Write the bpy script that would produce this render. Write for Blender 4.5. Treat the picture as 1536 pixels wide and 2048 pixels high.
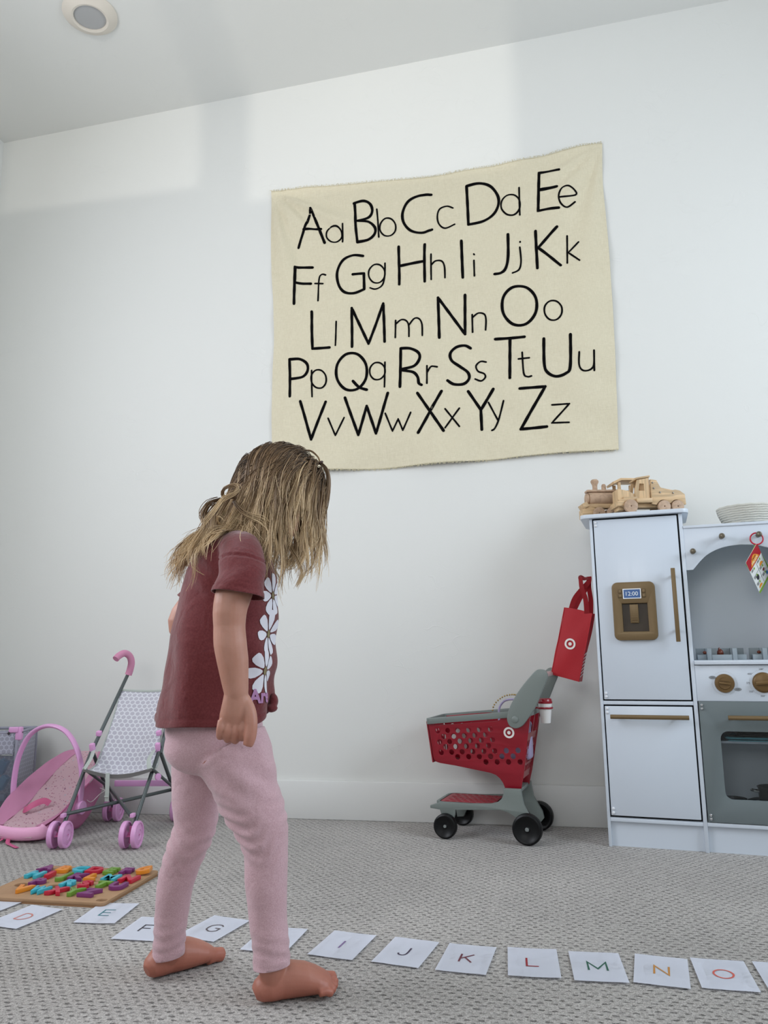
import bpy, bmesh, math, random
import numpy as np
from mathutils import Vector, Matrix, Euler
from mathutils.bvhtree import BVHTree
from math import sin, cos, pi, radians, sqrt
random.seed(7); RNG = np.random.default_rng(7)
for o in list(bpy.data.objects): bpy.data.objects.remove(o)
SC = bpy.context.scene; COL = SC.collection

# ------------------------------------------------------------------ camera
PITCH, ROLL, YAW, CAMH = radians(10.2), radians(0.76), radians(11.2), 0.59
_F = Vector((-sin(YAW)*cos(PITCH), cos(YAW)*cos(PITCH), sin(PITCH)))
_R0 = Vector((cos(YAW), sin(YAW), 0)); _U0 = _R0.cross(_F)
_R = _R0*cos(ROLL) - _U0*sin(ROLL); _U = _U0*cos(ROLL) + _R0*sin(ROLL)
cam = bpy.data.cameras.new('camera'); cam.sensor_fit = 'VERTICAL'; cam.sensor_height = 36.0
cam.lens = 1538.0/2048.0*36.0; cam.clip_start = 0.02
co = bpy.data.objects.new('camera', cam); COL.objects.link(co)
M = Matrix((_R, _U, -_F)).transposed().to_4x4(); M.translation = Vector((0, 0, CAMH)); co.matrix_world = M
SC.camera = co

# ------------------------------------------------------------------ light and exposure
SC.view_settings.view_transform = 'Standard'; SC.view_settings.look = 'None'
SC.view_settings.gamma = 1.0; SC.view_settings.use_curve_mapping = False
SC.view_settings.exposure = 0.08
w = bpy.data.worlds.new('sky'); SC.world = w; w.use_nodes = True
w.node_tree.nodes['Background'].inputs[0].default_value = (0.62, 0.72, 0.9, 1)
w.node_tree.nodes['Background'].inputs[1].default_value = 1.0
WALL_Y, LEFT_X, RIGHT_X, REAR_Y = 2.80, -2.325, 2.2, -1.7
def area(name, loc, target, sx, sy, power, col):
    l = bpy.data.lights.new(name, 'AREA'); l.shape = 'RECTANGLE'; l.size = sx; l.size_y = sy
    l.energy = power; l.color = col
    o = bpy.data.objects.new(name, l); COL.objects.link(o); o.location = loc
    o.rotation_euler = (Vector(target)-Vector(loc)).to_track_quat('-Z', 'Y').to_euler()
    return o
# daylight coming in through the double window behind the camera and the window on the right
rw = area('window_daylight', (-0.72, REAR_Y-0.12, 1.75), (-0.3, 2.8, 3.0), 1.6, 1.1, 15, (1.0, 0.99, 0.96)); rw.data.spread = radians(110)
area('right_window_daylight', (RIGHT_X+0.12, 1.25, 1.75), (0, 1.2, 0.7), 1.5, 1.2, 46, (0.80, 0.90, 1.0))
area('left_window_daylight', (LEFT_X-0.12, 1.0, 1.75), (0, 1.1, 0.7), 1.4, 1.2, 40, (0.90, 0.93, 1.0))
# sunlight thrown up through the window by the bright ground outside
sp = bpy.data.lights.new('ground_glint', 'AREA'); sp.shape = 'RECTANGLE'; sp.size = 0.10; sp.size_y = 0.06; sp.energy = 7.8; sp.color = (1.0, 0.95, 0.86); sp.spread = radians(40)
so = bpy.data.objects.new('ground_glint', sp); COL.objects.link(so); so.location = (0.0, -8.0, -0.5)
so.rotation_euler = (Vector((-0.6, 2.8, 2.9))-so.location).to_track_quat('-Z', 'Y').to_euler()

# ------------------------------------------------------------------ materials
def lin(c):
    return tuple(((v/255.0+0.055)/1.055)**2.4 if v/255.0 > 0.04045 else v/255.0/12.92 for v in c)+(1.0,)
def mat(name, rgb, rough=0.5, metal=0.0, spec=0.5, bump=None, var=None, sss=0.0, alpha=None, trans=0.0, sheen=0.0, coat=0.0):
    """rgb in sRGB 0-255; bump=(scale,strength,distance); var=(scale,amount)"""
    m = bpy.data.materials.new(name); m.use_nodes = True; nt = m.node_tree; p = nt.nodes['Principled BSDF']
    c = lin(rgb); p.inputs['Base Color'].default_value = c
    p.inputs['Roughness'].default_value = rough; p.inputs['Metallic'].default_value = metal
    p.inputs['Specular IOR Level'].default_value = spec
    p.inputs['Transmission Weight'].default_value = trans
    if sheen: p.inputs['Sheen Weight'].default_value = sheen
    if coat: p.inputs['Coat Weight'].default_value = coat
    if sss:
        p.inputs['Subsurface Weight'].default_value = sss; p.inputs['Subsurface Radius'].default_value = (0.02, 0.008, 0.004); p.inputs['Subsurface Scale'].default_value = 0.3
    tc = None
    if bump or var:
        tc = nt.nodes.new('ShaderNodeTexCoord')
    if bump:
        n = nt.nodes.new('ShaderNodeTexNoise'); n.inputs['Scale'].default_value = bump[0]; n.inputs['Detail'].default_value = 4
        b = nt.nodes.new('ShaderNodeBump'); b.inputs['Strength'].default_value = bump[1]; b.inputs['Distance'].default_value = bump[2]
        nt.links.new(tc.outputs['Object'], n.inputs['Vector']); nt.links.new(n.outputs['Fac'], b.inputs['Height']); nt.links.new(b.outputs['Normal'], p.inputs['Normal'])
    if var:
        n = nt.nodes.new('ShaderNodeTexNoise'); n.inputs['Scale'].default_value = var[0]; n.inputs['Detail'].default_value = 5
        mx = nt.nodes.new('ShaderNodeMix'); mx.data_type = 'RGBA'
        k = var[1]
        mx.inputs[6].default_value = tuple(v*(1-k) for v in c[:3])+(1,); mx.inputs[7].default_value = tuple(min(1, v*(1+k)) for v in c[:3])+(1,)
        nt.links.new(tc.outputs['Object'], n.inputs['Vector']); nt.links.new(n.outputs['Fac'], mx.inputs[0]); nt.links.new(mx.outputs[2], p.inputs['Base Color'])
    if alpha is not None: p.inputs['Alpha'].default_value = alpha
    return m

# ------------------------------------------------------------------ mesh helpers
class B:
    def __init__(s): s.bm = bmesh.new()
    def _merge(s, t, M=None):
        if M is not None: bmesh.ops.transform(t, matrix=M, verts=t.verts)
        me = bpy.data.meshes.new('tmp'); t.to_mesh(me); t.free(); s.bm.from_mesh(me); bpy.data.meshes.remove(me); return s
    def box(s, c, d, bev=0.0, rot=None, seg=2):
        t = bmesh.new(); bmesh.ops.create_cube(t, size=1.0)
        bmesh.ops.scale(t, vec=Vector(d), verts=t.verts)
        if bev: bmesh.ops.bevel(t, geom=t.edges[:], offset=bev, segments=seg, affect='EDGES', profile=0.5)
        M = Matrix.Translation(Vector(c))
        if rot is not None: M = M @ Euler(rot).to_matrix().to_4x4()
        return s._merge(t, M)
    def cyl(s, p0, p1, r0, r1=None, seg=20, bev=0.0):
        r1 = r0 if r1 is None else r1
        p0 = Vector(p0); p1 = Vector(p1); L = (p1-p0).length
        t = bmesh.new(); bmesh.ops.create_cone(t, cap_ends=True, cap_tris=False, segments=seg, radius1=r0, radius2=r1, depth=L)
        if bev:
            es = [e for e in t.edges if abs(e.verts[0].co.z-e.verts[1].co.z) < 1e-6]
            bmesh.ops.bevel(t, geom=es, offset=bev, segments=2, affect='EDGES', profile=0.5)
        q = Vector((0, 0, 1)).rotation_difference((p1-p0).normalized())
        return s._merge(t, Matrix.Translation((p0+p1)/2) @ q.to_matrix().to_4x4())
    def ball(s, c, r, seg=16, rot=None):
        t = bmesh.new(); bmesh.ops.create_uvsphere(t, u_segments=seg, v_segments=max(6, seg//2+2), radius=1.0)
        r = (r, r, r) if isinstance(r, (int, float)) else r
        bmesh.ops.scale(t, vec=Vector(r), verts=t.verts)
        M = Matrix.Translation(Vector(c))
        if rot is not None: M = M @ (rot.to_4x4() if isinstance(rot, Matrix) else Euler(rot).to_matrix().to_4x4())
        return s._merge(t, M)
    def tube(s, pts, rad, seg=10, ref=None, closed=False, cap=True, asp=1.0):
        """tube through pts; rad number | list of numbers or (a,b); ref = direction of first axis"""
        P = [Vector(p) for p in pts]; n = len(P)
        rad = [rad]*n if isinstance(rad, (int, float, tuple)) else list(rad)
        rings = []; prev = None
        for i in range(n):
            if closed: T = (P[(i+1) % n]-P[i-1]).normalized()
            else: T = (P[min(i+1, n-1)]-P[max(i-1, 0)]).normalized()
            if ref is not None:
                a = Vector(ref) - T*Vector(ref).dot(T)
            elif prev is None:
                a = T.orthogonal()
            else: a = prev - T*prev.dot(T)
            a.normalize(); prev = a; b = T.cross(a)
            ra, rb = rad[i] if isinstance(rad[i], tuple) else (rad[i], rad[i]*asp)
            rings.append([s.bm.verts.new(P[i]+a*(ra*cos(2*pi*k/seg))+b*(rb*sin(2*pi*k/seg))) for k in range(seg)])
        m = n if closed else n-1
        for i in range(m):
            A = rings[i]; C = rings[(i+1) % n]
            for k in range(seg): s.bm.faces.new((A[k], A[(k+1) % seg], C[(k+1) % seg], C[k]))
        if cap and not closed:
            s.bm.faces.new(rings[0][::-1]); s.bm.faces.new(rings[-1])
        return s
    def lathe(s, prof, seg=28, M=None, arc=2*pi):
        t = bmesh.new(); rings = []
        for r, z in prof:
            rings.append([t.verts.new((max(r, 1e-5)*cos(arc*k/seg), max(r, 1e-5)*sin(arc*k/seg), z)) for k in range(seg)])
        for i in range(len(prof)-1):
            for k in range(seg):
                t.faces.new((rings[i][k], rings[i][(k+1) % seg], rings[i+1][(k+1) % seg], rings[i+1][k]))
        bmesh.ops.remove_doubles(t, verts=t.verts, dist=2e-5)
        return s._merge(t, M)
    def plate(s, outline, holes=(), t=0.01, M=None, bev=0.0):
        """flat plate in the xy plane, thickness t along z (centred), with holes"""
        cu = bpy.data.curves.new('tmpc', 'CURVE'); cu.dimensions = '2D'; cu.fill_mode = 'BOTH'
        cu.extrude = t/2-bev; cu.bevel_depth = bev; cu.bevel_resolution = 1
        for loop in [outline]+list(holes):
            sp = cu.splines.new('POLY'); sp.points.add(len(loop)-1)
            for i, p in enumerate(loop): sp.points[i].co = (p[0], p[1], 0, 1)
            sp.use_cyclic_u = True
        o = bpy.data.objects.new('tmpo', cu); me = o.to_mesh()
        b = bmesh.new(); b.from_mesh(me); o.to_mesh_clear(); bpy.data.objects.remove(o); bpy.data.curves.remove(cu)
        bmesh.ops.remove_doubles(b, verts=b.verts, dist=1e-6)
        return s._merge(b, M)
    def grid(s, fn, nu, nv, closed_u=False):
        V = [[s.bm.verts.new(fn(i/nu, j/nv)) for j in range(nv+1)] for i in range(nu if closed_u else nu+1)]
        n = len(V)
        for i in range(nu):
            for j in range(nv): s.bm.faces.new((V[i][j], V[(i+1) % n][j], V[(i+1) % n][j+1], V[i][j+1]))
        return s
    def solidify(s, t):
        """thicken an open sheet"""
        g = bmesh.ops.solidify(s.bm, geom=s.bm.faces[:], thickness=t); return s
    def mesh(s, name, m, angle=35, recalc=True):
        if recalc: bmesh.ops.recalc_face_normals(s.bm, faces=s.bm.faces)
        me = bpy.data.meshes.new(name); s.bm.to_mesh(me); s.bm.free()
        me.shade_smooth()
        if angle < 180: me.set_sharp_from_angle(angle=radians(angle))
        if m: me.materials.append(m)
        return me
    def obj(s, name, m, parent=None, label=None, cat=None, group=None, kind=None, angle=35, loc=None, rot=None):
        o = bpy.data.objects.new(name, s.mesh(name, m, angle)); COL.objects.link(o)
        if parent: o.parent = parent
        if loc is not None: o.location = loc
        if rot is not None: o.rotation_euler = rot
        return tag(o, label, cat, group, kind)
def tag(o, label=None, cat=None, group=None, kind=None):
    if label: o['label'] = label
    if cat: o['category'] = cat
    if group: o['group'] = group
    if kind: o['kind'] = kind
    return o
def thing(name, label, cat, loc=(0, 0, 0), rz=0.0, group=None):
    o = bpy.data.objects.new(name, None); COL.objects.link(o); o.location = loc; o.rotation_euler = (0, 0, rz); o.empty_display_size = 0.05
    return tag(o, label, cat, group)
def catmull(P, n=6, closed=False):
    P = [Vector(p) for p in P]; N = len(P); out = []
    for i in range(N if closed else N-1):
        g = (lambda k: P[k % N]) if closed else (lambda k: P[max(0, min(N-1, k))])
        a, b, c, d = g(i-1), g(i), g(i+1), g(i+2)
        for k in range(n):
            t = k/n
            out.append(0.5*((2*b)+(c-a)*t+(2*a-5*b+4*c-d)*t*t+(3*b-a-3*c+d)*t**3))
    if not closed: out.append(P[-1].copy())
    return out
def circ(cx, cy, rx, ry=None, n=16, a0=0.0):
    ry = rx if ry is None else ry
    return [(cx+rx*cos(2*pi*k/n+a0), cy+ry*sin(2*pi*k/n+a0)) for k in range(n)]
def rrect(x0, y0, x1, y1, r, n=5):
    out = []
    for cx, cy, a in ((x1-r, y1-r, 0), (x0+r, y1-r, 90), (x0+r, y0+r, 180), (x1-r, y0+r, 270)):
        for k in range(n+1):
            t = radians(a+90*k/n); out.append((cx+r*cos(t), cy+r*sin(t)))
    return out
def text_mesh(b, s, size, depth, M, offset=0.0, bev=0.0):
    cu = bpy.data.curves.new('tmpt', 'FONT'); cu.body = s; cu.size = size; cu.extrude = depth/2-bev; cu.align_x = 'CENTER'; cu.align_y = 'CENTER'; cu.offset = offset
    cu.bevel_depth = bev; cu.bevel_resolution = 1; cu.resolution_u = 4
    o = bpy.data.objects.new('tmpo', cu); COL.objects.link(o)
    bpy.context.view_layer.update()
    me = bpy.data.meshes.new_from_object(o.evaluated_get(bpy.context.evaluated_depsgraph_get()))
    bpy.data.objects.remove(o); bpy.data.curves.remove(cu)
    t = bmesh.new(); t.from_mesh(me); bpy.data.meshes.remove(me)
    bmesh.ops.remove_doubles(t, verts=t.verts, dist=1e-6)
    # centre on its own box
    xs = [v.co.x for v in t.verts]; ys = [v.co.y for v in t.verts]
    bmesh.ops.translate(t, vec=(-(min(xs)+max(xs))/2, -(min(ys)+max(ys))/2, 0), verts=t.verts)
    b._merge(t, M); return b

XZ = Matrix(((1, 0, 0, 0), (0, 0, -1, 0), (0, 1, 0, 0), (0, 0, 0, 1)))   # plate xy -> world xz, normal towards -y
def pxz(y): return Matrix.Translation((0, y, 0)) @ XZ

# ------------------------------------------------------------------ structure
def wall_material():
    m = bpy.data.materials.new('white_wall_paint'); m.use_nodes = True; nt = m.node_tree; p = nt.nodes['Principled BSDF']
    p.inputs['Base Color'].default_value = lin((226, 226, 222)); p.inputs['Roughness'].default_value = 0.72; p.inputs['Specular IOR Level'].default_value = 0.3
    tc = nt.nodes.new('ShaderNodeTexCoord')
    # skip-trowel plaster: thin raised strokes here and there
    n1 = nt.nodes.new('ShaderNodeTexNoise'); n1.inputs['Scale'].default_value = 3.0; n1.inputs['Detail'].default_value = 3; n1.inputs['Distortion'].default_value = 1.2
    n2 = nt.nodes.new('ShaderNodeTexVoronoi'); n2.feature = 'DISTANCE_TO_EDGE'; n2.inputs['Scale'].default_value = 7.0
    mp = nt.nodes.new('ShaderNodeMapping'); mp.inputs['Rotation'].default_value = (0.4, 0.5, 0.6); mp.inputs['Scale'].default_value = (1, 1, 2.2)
    ns = nt.nodes.new('ShaderNodeTexNoise'); ns.inputs['Scale'].default_value = 5; ns.inputs['Detail'].default_value = 2
    mixv = nt.nodes.new('ShaderNodeVectorMath'); mixv.operation = 'MULTIPLY_ADD'; mixv.inputs[1].default_value = (0.35, 0.35, 0.35)
    L = nt.links.new
    L(tc.outputs['Object'], ns.inputs['Vector']); L(ns.outputs['Color'], mixv.inputs[0]); L(tc.outputs['Object'], mixv.inputs[2])
    L(mixv.outputs[0], mp.inputs['Vector']); L(mp.outputs[0], n2.inputs['Vector']); L(tc.outputs['Object'], n1.inputs['Vector'])
    r1 = nt.nodes.new('ShaderNodeMapRange'); r1.inputs[1].default_value = 0.0; r1.inputs[2].default_value = 0.02; r1.inputs[3].default_value = 1; r1.inputs[4].default_value = 0
    r2 = nt.nodes.new('ShaderNodeMapRange'); r2.inputs[1].default_value = 0.58; r2.inputs[2].default_value = 0.68
    L(n2.outputs['Distance'], r1.inputs[0]); L(n1.outputs['Fac'], r2.inputs[0])
    mu = nt.nodes.new('ShaderNodeMath'); mu.operation = 'MULTIPLY'; L(r1.outputs[0], mu.inputs[0]); L(r2.outputs[0], mu.inputs[1])
    n3 = nt.nodes.new('ShaderNodeTexNoise'); n3.inputs['Scale'].default_value = 90; n3.inputs['Detail'].default_value = 3; L(tc.outputs['Object'], n3.inputs['Vector'])
    ad = nt.nodes.new('ShaderNodeMath'); ad.operation = 'MULTIPLY_ADD'; ad.inputs[1].default_value = 0.25; L(n3.outputs['Fac'], ad.inputs[0]); L(mu.outputs[0], ad.inputs[2])
    b = nt.nodes.new('ShaderNodeBump'); b.inputs['Strength'].default_value = 0.22; b.inputs['Distance'].default_value = 0.003
    L(ad.outputs[0], b.inputs['Height']); L(b.outputs['Normal'], p.inputs['Normal'])
    return m
WALLM = wall_material()
TRIM = mat('baseboard_paint', (224, 224, 221), 0.45)
def carpet_material():
    m = bpy.data.materials.new('loop_carpet'); m.use_nodes = True; nt = m.node_tree; p = nt.nodes['Principled BSDF']; L = nt.links.new
    p.inputs['Roughness'].default_value = 0.95; p.inputs['Specular IOR Level'].default_value = 0.1; p.inputs['Sheen Weight'].default_value = 0.15
    tc = nt.nodes.new('ShaderNodeTexCoord')
    def noise(sc, det, vec=None, dist=0.0):
        n = nt.nodes.new('ShaderNodeTexNoise'); n.inputs['Scale'].default_value = sc; n.inputs['Detail'].default_value = det; n.inputs['Distortion'].default_value = dist
        L(vec or tc.outputs['Object'], n.inputs['Vector']); return n
    def mth(op, a, b=None, c=None):
        n = nt.nodes.new('ShaderNodeMath'); n.operation = op
        for i, v in enumerate((a, b, c)):
            if v is None: continue
            if isinstance(v, (int, float)): n.inputs[i].default_value = v
            else: L(v, n.inputs[i])
        return n.outputs[0]
    def rng(v, a, b, c=0.0, d=1.0):
        n = nt.nodes.new('ShaderNodeMapRange'); n.interpolation_type = 'SMOOTHSTEP'
        n.inputs[1].default_value = a; n.inputs[2].default_value = b; n.inputs[3].default_value = c; n.inputs[4].default_value = d; L(v, n.inputs[0]); return n.outputs[0]
    warp = noise(70, 2)
    wv = nt.nodes.new('ShaderNodeVectorMath'); wv.operation = 'MULTIPLY_ADD'; wv.inputs[1].default_value = (0.008, 0.006, 0); L(warp.outputs['Color'], wv.inputs[0]); L(tc.outputs['Object'], wv.inputs[2])
    sp = nt.nodes.new('ShaderNodeSeparateXYZ'); L(wv.outputs[0], sp.inputs[0])
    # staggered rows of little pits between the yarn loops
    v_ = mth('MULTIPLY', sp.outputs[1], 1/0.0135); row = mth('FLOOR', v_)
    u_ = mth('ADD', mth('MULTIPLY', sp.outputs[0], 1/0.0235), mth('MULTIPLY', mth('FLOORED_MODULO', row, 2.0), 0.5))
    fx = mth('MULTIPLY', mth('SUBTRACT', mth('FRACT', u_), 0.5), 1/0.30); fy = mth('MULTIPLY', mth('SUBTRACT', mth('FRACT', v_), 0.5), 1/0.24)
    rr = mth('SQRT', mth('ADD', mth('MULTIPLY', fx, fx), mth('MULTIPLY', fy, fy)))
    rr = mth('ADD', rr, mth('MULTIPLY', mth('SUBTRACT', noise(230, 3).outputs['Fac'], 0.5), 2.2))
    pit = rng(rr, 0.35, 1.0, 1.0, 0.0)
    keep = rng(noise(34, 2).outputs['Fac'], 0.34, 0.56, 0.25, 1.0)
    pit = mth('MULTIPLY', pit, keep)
    fib = noise(420, 5); fib2 = noise(160, 4)
    big = noise(2.2, 3)
    # base colour: yarn mix of grey and oatmeal
    cr = nt.nodes.new('ShaderNodeValToRGB'); e = cr.color_ramp.elements
    e[0].position = 0.38; e[0].color = lin((134, 129, 124)); e[1].position = 0.62; e[1].color = lin((204, 199, 194))
    tone = mth('ADD', mth('MULTIPLY', fib.outputs['Fac'], 0.55), mth('MULTIPLY', fib2.outputs['Fac'], 0.45)); L(tone, cr.inputs[0])
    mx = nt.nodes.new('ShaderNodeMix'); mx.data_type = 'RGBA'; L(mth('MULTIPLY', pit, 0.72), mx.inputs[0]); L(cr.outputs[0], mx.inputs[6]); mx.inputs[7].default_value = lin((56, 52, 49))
    bc = nt.nodes.new('ShaderNodeMix'); bc.data_type = 'RGBA'; bc.blend_type = 'MULTIPLY'; bc.inputs[0].default_value = 1.0
    g = nt.nodes.new('ShaderNodeCombineColor'); v = rng(big.outputs['Fac'], 0.3, 0.7, 0.90, 1.06)
    for i in range(3): L(v, g.inputs[i])
    L(mx.outputs[2], bc.inputs[6]); L(g.outputs[0], bc.inputs[7]); L(bc.outputs[2], p.inputs['Base Color'])
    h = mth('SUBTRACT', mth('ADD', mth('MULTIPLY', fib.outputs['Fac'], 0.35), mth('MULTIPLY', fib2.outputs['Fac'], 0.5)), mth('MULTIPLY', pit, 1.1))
    b = nt.nodes.new('ShaderNodeBump'); b.inputs['Strength'].default_value = 0.75; b.inputs['Distance'].default_value = 0.006
    L(h, b.inputs['Height']); L(b.outputs['Normal'], p.inputs['Normal'])
    return m
def quad_slab(name, c, d, m, kind='structure'):
    return B().box(c, d).obj(name, m, kind=kind)
CX, CY = (LEFT_X+RIGHT_X)/2, (REAR_Y+WALL_Y)/2
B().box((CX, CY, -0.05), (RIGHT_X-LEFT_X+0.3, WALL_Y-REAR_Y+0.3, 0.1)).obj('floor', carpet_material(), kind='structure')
B().box((CX, WALL_Y+0.06, 1.6), (RIGHT_X-LEFT_X+0.24, 0.12, 3.4)).obj('wall_back', WALLM, kind='structure')
# ceiling: falls slightly to the left
CE = B(); z0 = lambda x: 3.018+0.040*x
for_x = [LEFT_X-0.1, RIGHT_X+0.1]
vs = [CE.bm.verts.new((x, y, z0(x)+dz)) for dz in (0, 0.1) for x, y in ((for_x[0], REAR_Y-.1), (for_x[1], REAR_Y-.1), (for_x[1], WALL_Y+.1), (for_x[0], WALL_Y+.1))]
for f in ((0, 1, 2, 3), (4, 5, 6, 7), (0, 1, 5, 4), (1, 2, 6, 5), (2, 3, 7, 6), (3, 0, 4, 7)): CE.bm.faces.new([vs[i] for i in f])
CE.obj('ceiling', WALLM, kind='structure')
def wall_with_openings(name, x0, x1, z1, rects, t, M, m):
    b = B(); b.plate([(x0, -0.05), (x1, -0.05), (x1, z1), (x0, z1)], [[(a, c), (a2, c), (a2, d), (a, d)] for a, c, a2, d in rects], t, M)
    return b.obj(name, m, kind='structure')
wall_with_openings('wall_left', REAR_Y-0.1, WALL_Y+0.1, 3.3, [(0.35, 1.15, 1.65, 2.35)], 0.1, Matrix(((0, 0, 1, LEFT_X-0.05), (1, 0, 0, 0), (0, 1, 0, 0), (0, 0, 0, 1))), WALLM)
b = B(); b.plate([(.32, 1.12), (1.68, 1.12), (1.68, 2.38), (.32, 2.38)], [[(.355, 1.155), (1.645, 1.155), (1.645, 2.345), (.355, 2.345)]], 0.03, Matrix(((0, 0, 1, LEFT_X+0.015), (1, 0, 0, 0), (0, 1, 0, 0), (0, 0, 0, 1))))
b.obj('window_3', TRIM, kind='structure')
# rear wall with the double window (behind the camera)
PANES = [(-1.36, 1.26, -0.775, 2.30), (-0.665, 1.20, 0.005, 2.30)]
wall_with_openings('wall_rear', LEFT_X-0.1, RIGHT_X+0.1, 3.3, PANES, 0.1, pxz(REAR_Y-0.05), WALLM)
wall_with_openings('wall_right', REAR_Y-0.1, WALL_Y+0.1, 3.3, [(0.6, 1.15, 2.0, 2.35)], 0.1, Matrix(((0, 0, 1, RIGHT_X+0.05), (1, 0, 0, 0), (0, 1, 0, 0), (0, 0, 0, 1))), WALLM)
b = B()
for a, c, a2, d in PANES:
    o_ = [(a-.03, c-.03), (a2+.03, c-.03), (a2+.03, d+.03), (a-.03, d+.03)]
    b.plate(o_, [[(a+.005, c+.005), (a2-.005, c+.005), (a2-.005, d-.005), (a+.005, d-.005)]], 0.03, pxz(REAR_Y+0.015))
b.obj('window_1', TRIM, kind='structure')
b = B(); b.plate([(.57, 1.12), (2.03, 1.12), (2.03, 2.38), (.57, 2.38)], [[(.605, 1.155), (1.995, 1.155), (1.995, 2.345), (.605, 2.345)]], 0.03, Matrix(((0, 0, 1, RIGHT_X-0.015), (1, 0, 0, 0), (0, 1, 0, 0), (0, 0, 0, 1))))
b.obj('window_2', TRIM, kind='structure')
B().box((CX, WALL_Y-0.0075, 0.066), (RIGHT_X-LEFT_X, 0.015, 0.132), 0.003).obj('baseboard_back', TRIM, kind='structure')
B().box((LEFT_X+0.0075, CY, 0.066), (0.015, WALL_Y-REAR_Y, 0.132), 0.003).obj('baseboard_left', TRIM, kind='structure')

# recessed ceiling light
lx, ly = -1.545, 2.25; lz = z0(lx)
t = thing('ceiling_light', 'round recessed ceiling light with a cream trim ring, switched off', 'ceiling light', (lx, ly, lz)); t.rotation_euler = (0, -math.atan(0.04), 0)
B().lathe([(0.058, -0.020), (0.066, -0.022), (0.092, -0.010), (0.098, -0.004), (0.098, 0.0), (0.058, 0.0), (0.058, -0.020)], 48).obj('trim_ring', mat('cream_plastic', (222, 214, 202), 0.5), t)
B().lathe([(0, -0.0165), (0.03, -0.017), (0.0575, -0.015), (0.0575, -0.004), (0, -0.004)], 48).obj('lens', mat('frosted_lens', (172, 172, 172), 0.35), t, label='grey frosted round lens')
# ------------------------------------------------------------------ alphabet tapestry
def poly_at(P, t):
    n = len(P)-1; L = [0]
    for i in range(n): L.append(L[-1]+math.dist(P[i], P[i+1]))
    d = t*L[-1]
    for i in range(n):
        if d <= L[i+1] or i == n-1:
            k = (d-L[i])/(L[i+1]-L[i]); return (P[i][0]+(P[i+1][0]-P[i][0])*k, P[i][1]+(P[i+1][1]-P[i][1])*k)
sm = lambda P: [(v.x, v.y) for v in catmull([(a, b, 0) for a, b in P], 5)]
TOP = sm([(-1.017, 2.493), (-.854, 2.481), (-.649, 2.467), (-.449, 2.462), (-.322, 2.461), (-.158, 2.467), (.031, 2.477), (.170, 2.494), (.285, 2.513), (.327, 2.511)])
BOT = sm([(-.997, 1.281), (-.772, 1.277), (-.563, 1.270), (-.379, 1.276), (-.154, 1.278), (.064, 1.288), (.309, 1.288)])
LFT = sm([(-.997, 1.281), (-1.004, 1.576), (-.998, 1.880), (-1.016, 2.198), (-1.017, 2.493)])
RGT = sm([(.309, 1.288), (.320, 1.656), (.323, 1.902), (.323, 2.116), (.319, 2.336), (.327, 2.511)])
def cloth_depth(x, z):
    """how far the cloth stands off the wall at x, z"""
    u = (x+1.01)/1.33; v = (z-1.28)/1.21
    h = 0.006
    for (cx, cz, sgn, st) in ((-1.017, 2.493, 1, 1.0), (0.327, 2.511, -1, 0.55)):
        dx, dz = (x-cx)*sgn, cz-z; r = math.hypot(dx, dz)+1e-6; a = math.atan2(dz, dx)
        h += st*0.0062*math.exp(-r/0.80)*(sin(a*15)+0.5*sin(a*23+1.3))*min(1, r/0.16)
    h += 0.0022*sin(9*x+3.1*z+sin(5*z))+0.0014*sin(23*x-7*z+2*sin(6*x))+0.0010*sin(31*z+9*sin(3*x))
    h += 0.0020*math.exp(-((x-(-0.93+0.02*sin(7*z)))/0.014)**2)+0.0016*math.exp(-((x-(-0.36))/0.007)**2)   # creases from folding
    h += 0.0016*math.exp(-((z-(1.93+0.08*u))/0.007)**2)
    h += 0.004*math.exp(-v*14)*(1+sin(13*x))*0.6
    return max(0.0015, 0.008+(h-0.005)*1.7)
linen = bpy.data.materials.new('cream_muslin'); linen.use_nodes = True
nt = linen.node_tree; p = nt.nodes['Principled BSDF']; p.inputs['Roughness'].default_value = 0.6; p.inputs['Sheen Weight'].default_value = 0.25; p.inputs['Specular IOR Level'].default_value = 0.35
tc = nt.nodes.new('ShaderNodeTexCoord')
def _n(sc, scale_vec, det):
    mp = nt.nodes.new('ShaderNodeMapping'); mp.inputs['Scale'].default_value = scale_vec; nt.links.new(tc.outputs['Object'], mp.inputs['Vector'])
    n = nt.nodes.new('ShaderNodeTexNoise'); n.inputs['Scale'].default_value = sc; n.inputs['Detail'].default_value = det; nt.links.new(mp.outputs[0], n.inputs['Vector']); return n
na, nb, nc = _n(60, (1, 1, 14), 3), _n(60, (14, 1, 1), 3), _n(5, (1, 1, 1.4), 4)
ma = nt.nodes.new('ShaderNodeMath'); nt.links.new(na.outputs['Fac'], ma.inputs[0]); nt.links.new(nb.outputs['Fac'], ma.inputs[1])
cr = nt.nodes.new('ShaderNodeValToRGB'); cr.color_ramp.elements[0].position = 0.35; cr.color_ramp.elements[0].color = lin((214, 204, 176)); cr.color_ramp.elements[1].position = 0.65; cr.color_ramp.elements[1].color = lin((228, 219, 193))
mh = nt.nodes.new('ShaderNodeMath'); mh.operation = 'MULTIPLY'; mh.inputs[1].default_value = 0.5; nt.links.new(ma.outputs[0], mh.inputs[0]); nt.links.new(mh.outputs[0], cr.inputs[0]); nt.links.new(cr.outputs[0], p.inputs['Base Color'])
mb = nt.nodes.new('ShaderNodeMath'); mb.operation = 'MULTIPLY_ADD'; mb.inputs[1].default_value = 6.0; nt.links.new(nc.outputs['Fac'], mb.inputs[0]); nt.links.new(ma.outputs[0], mb.inputs[2])
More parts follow.
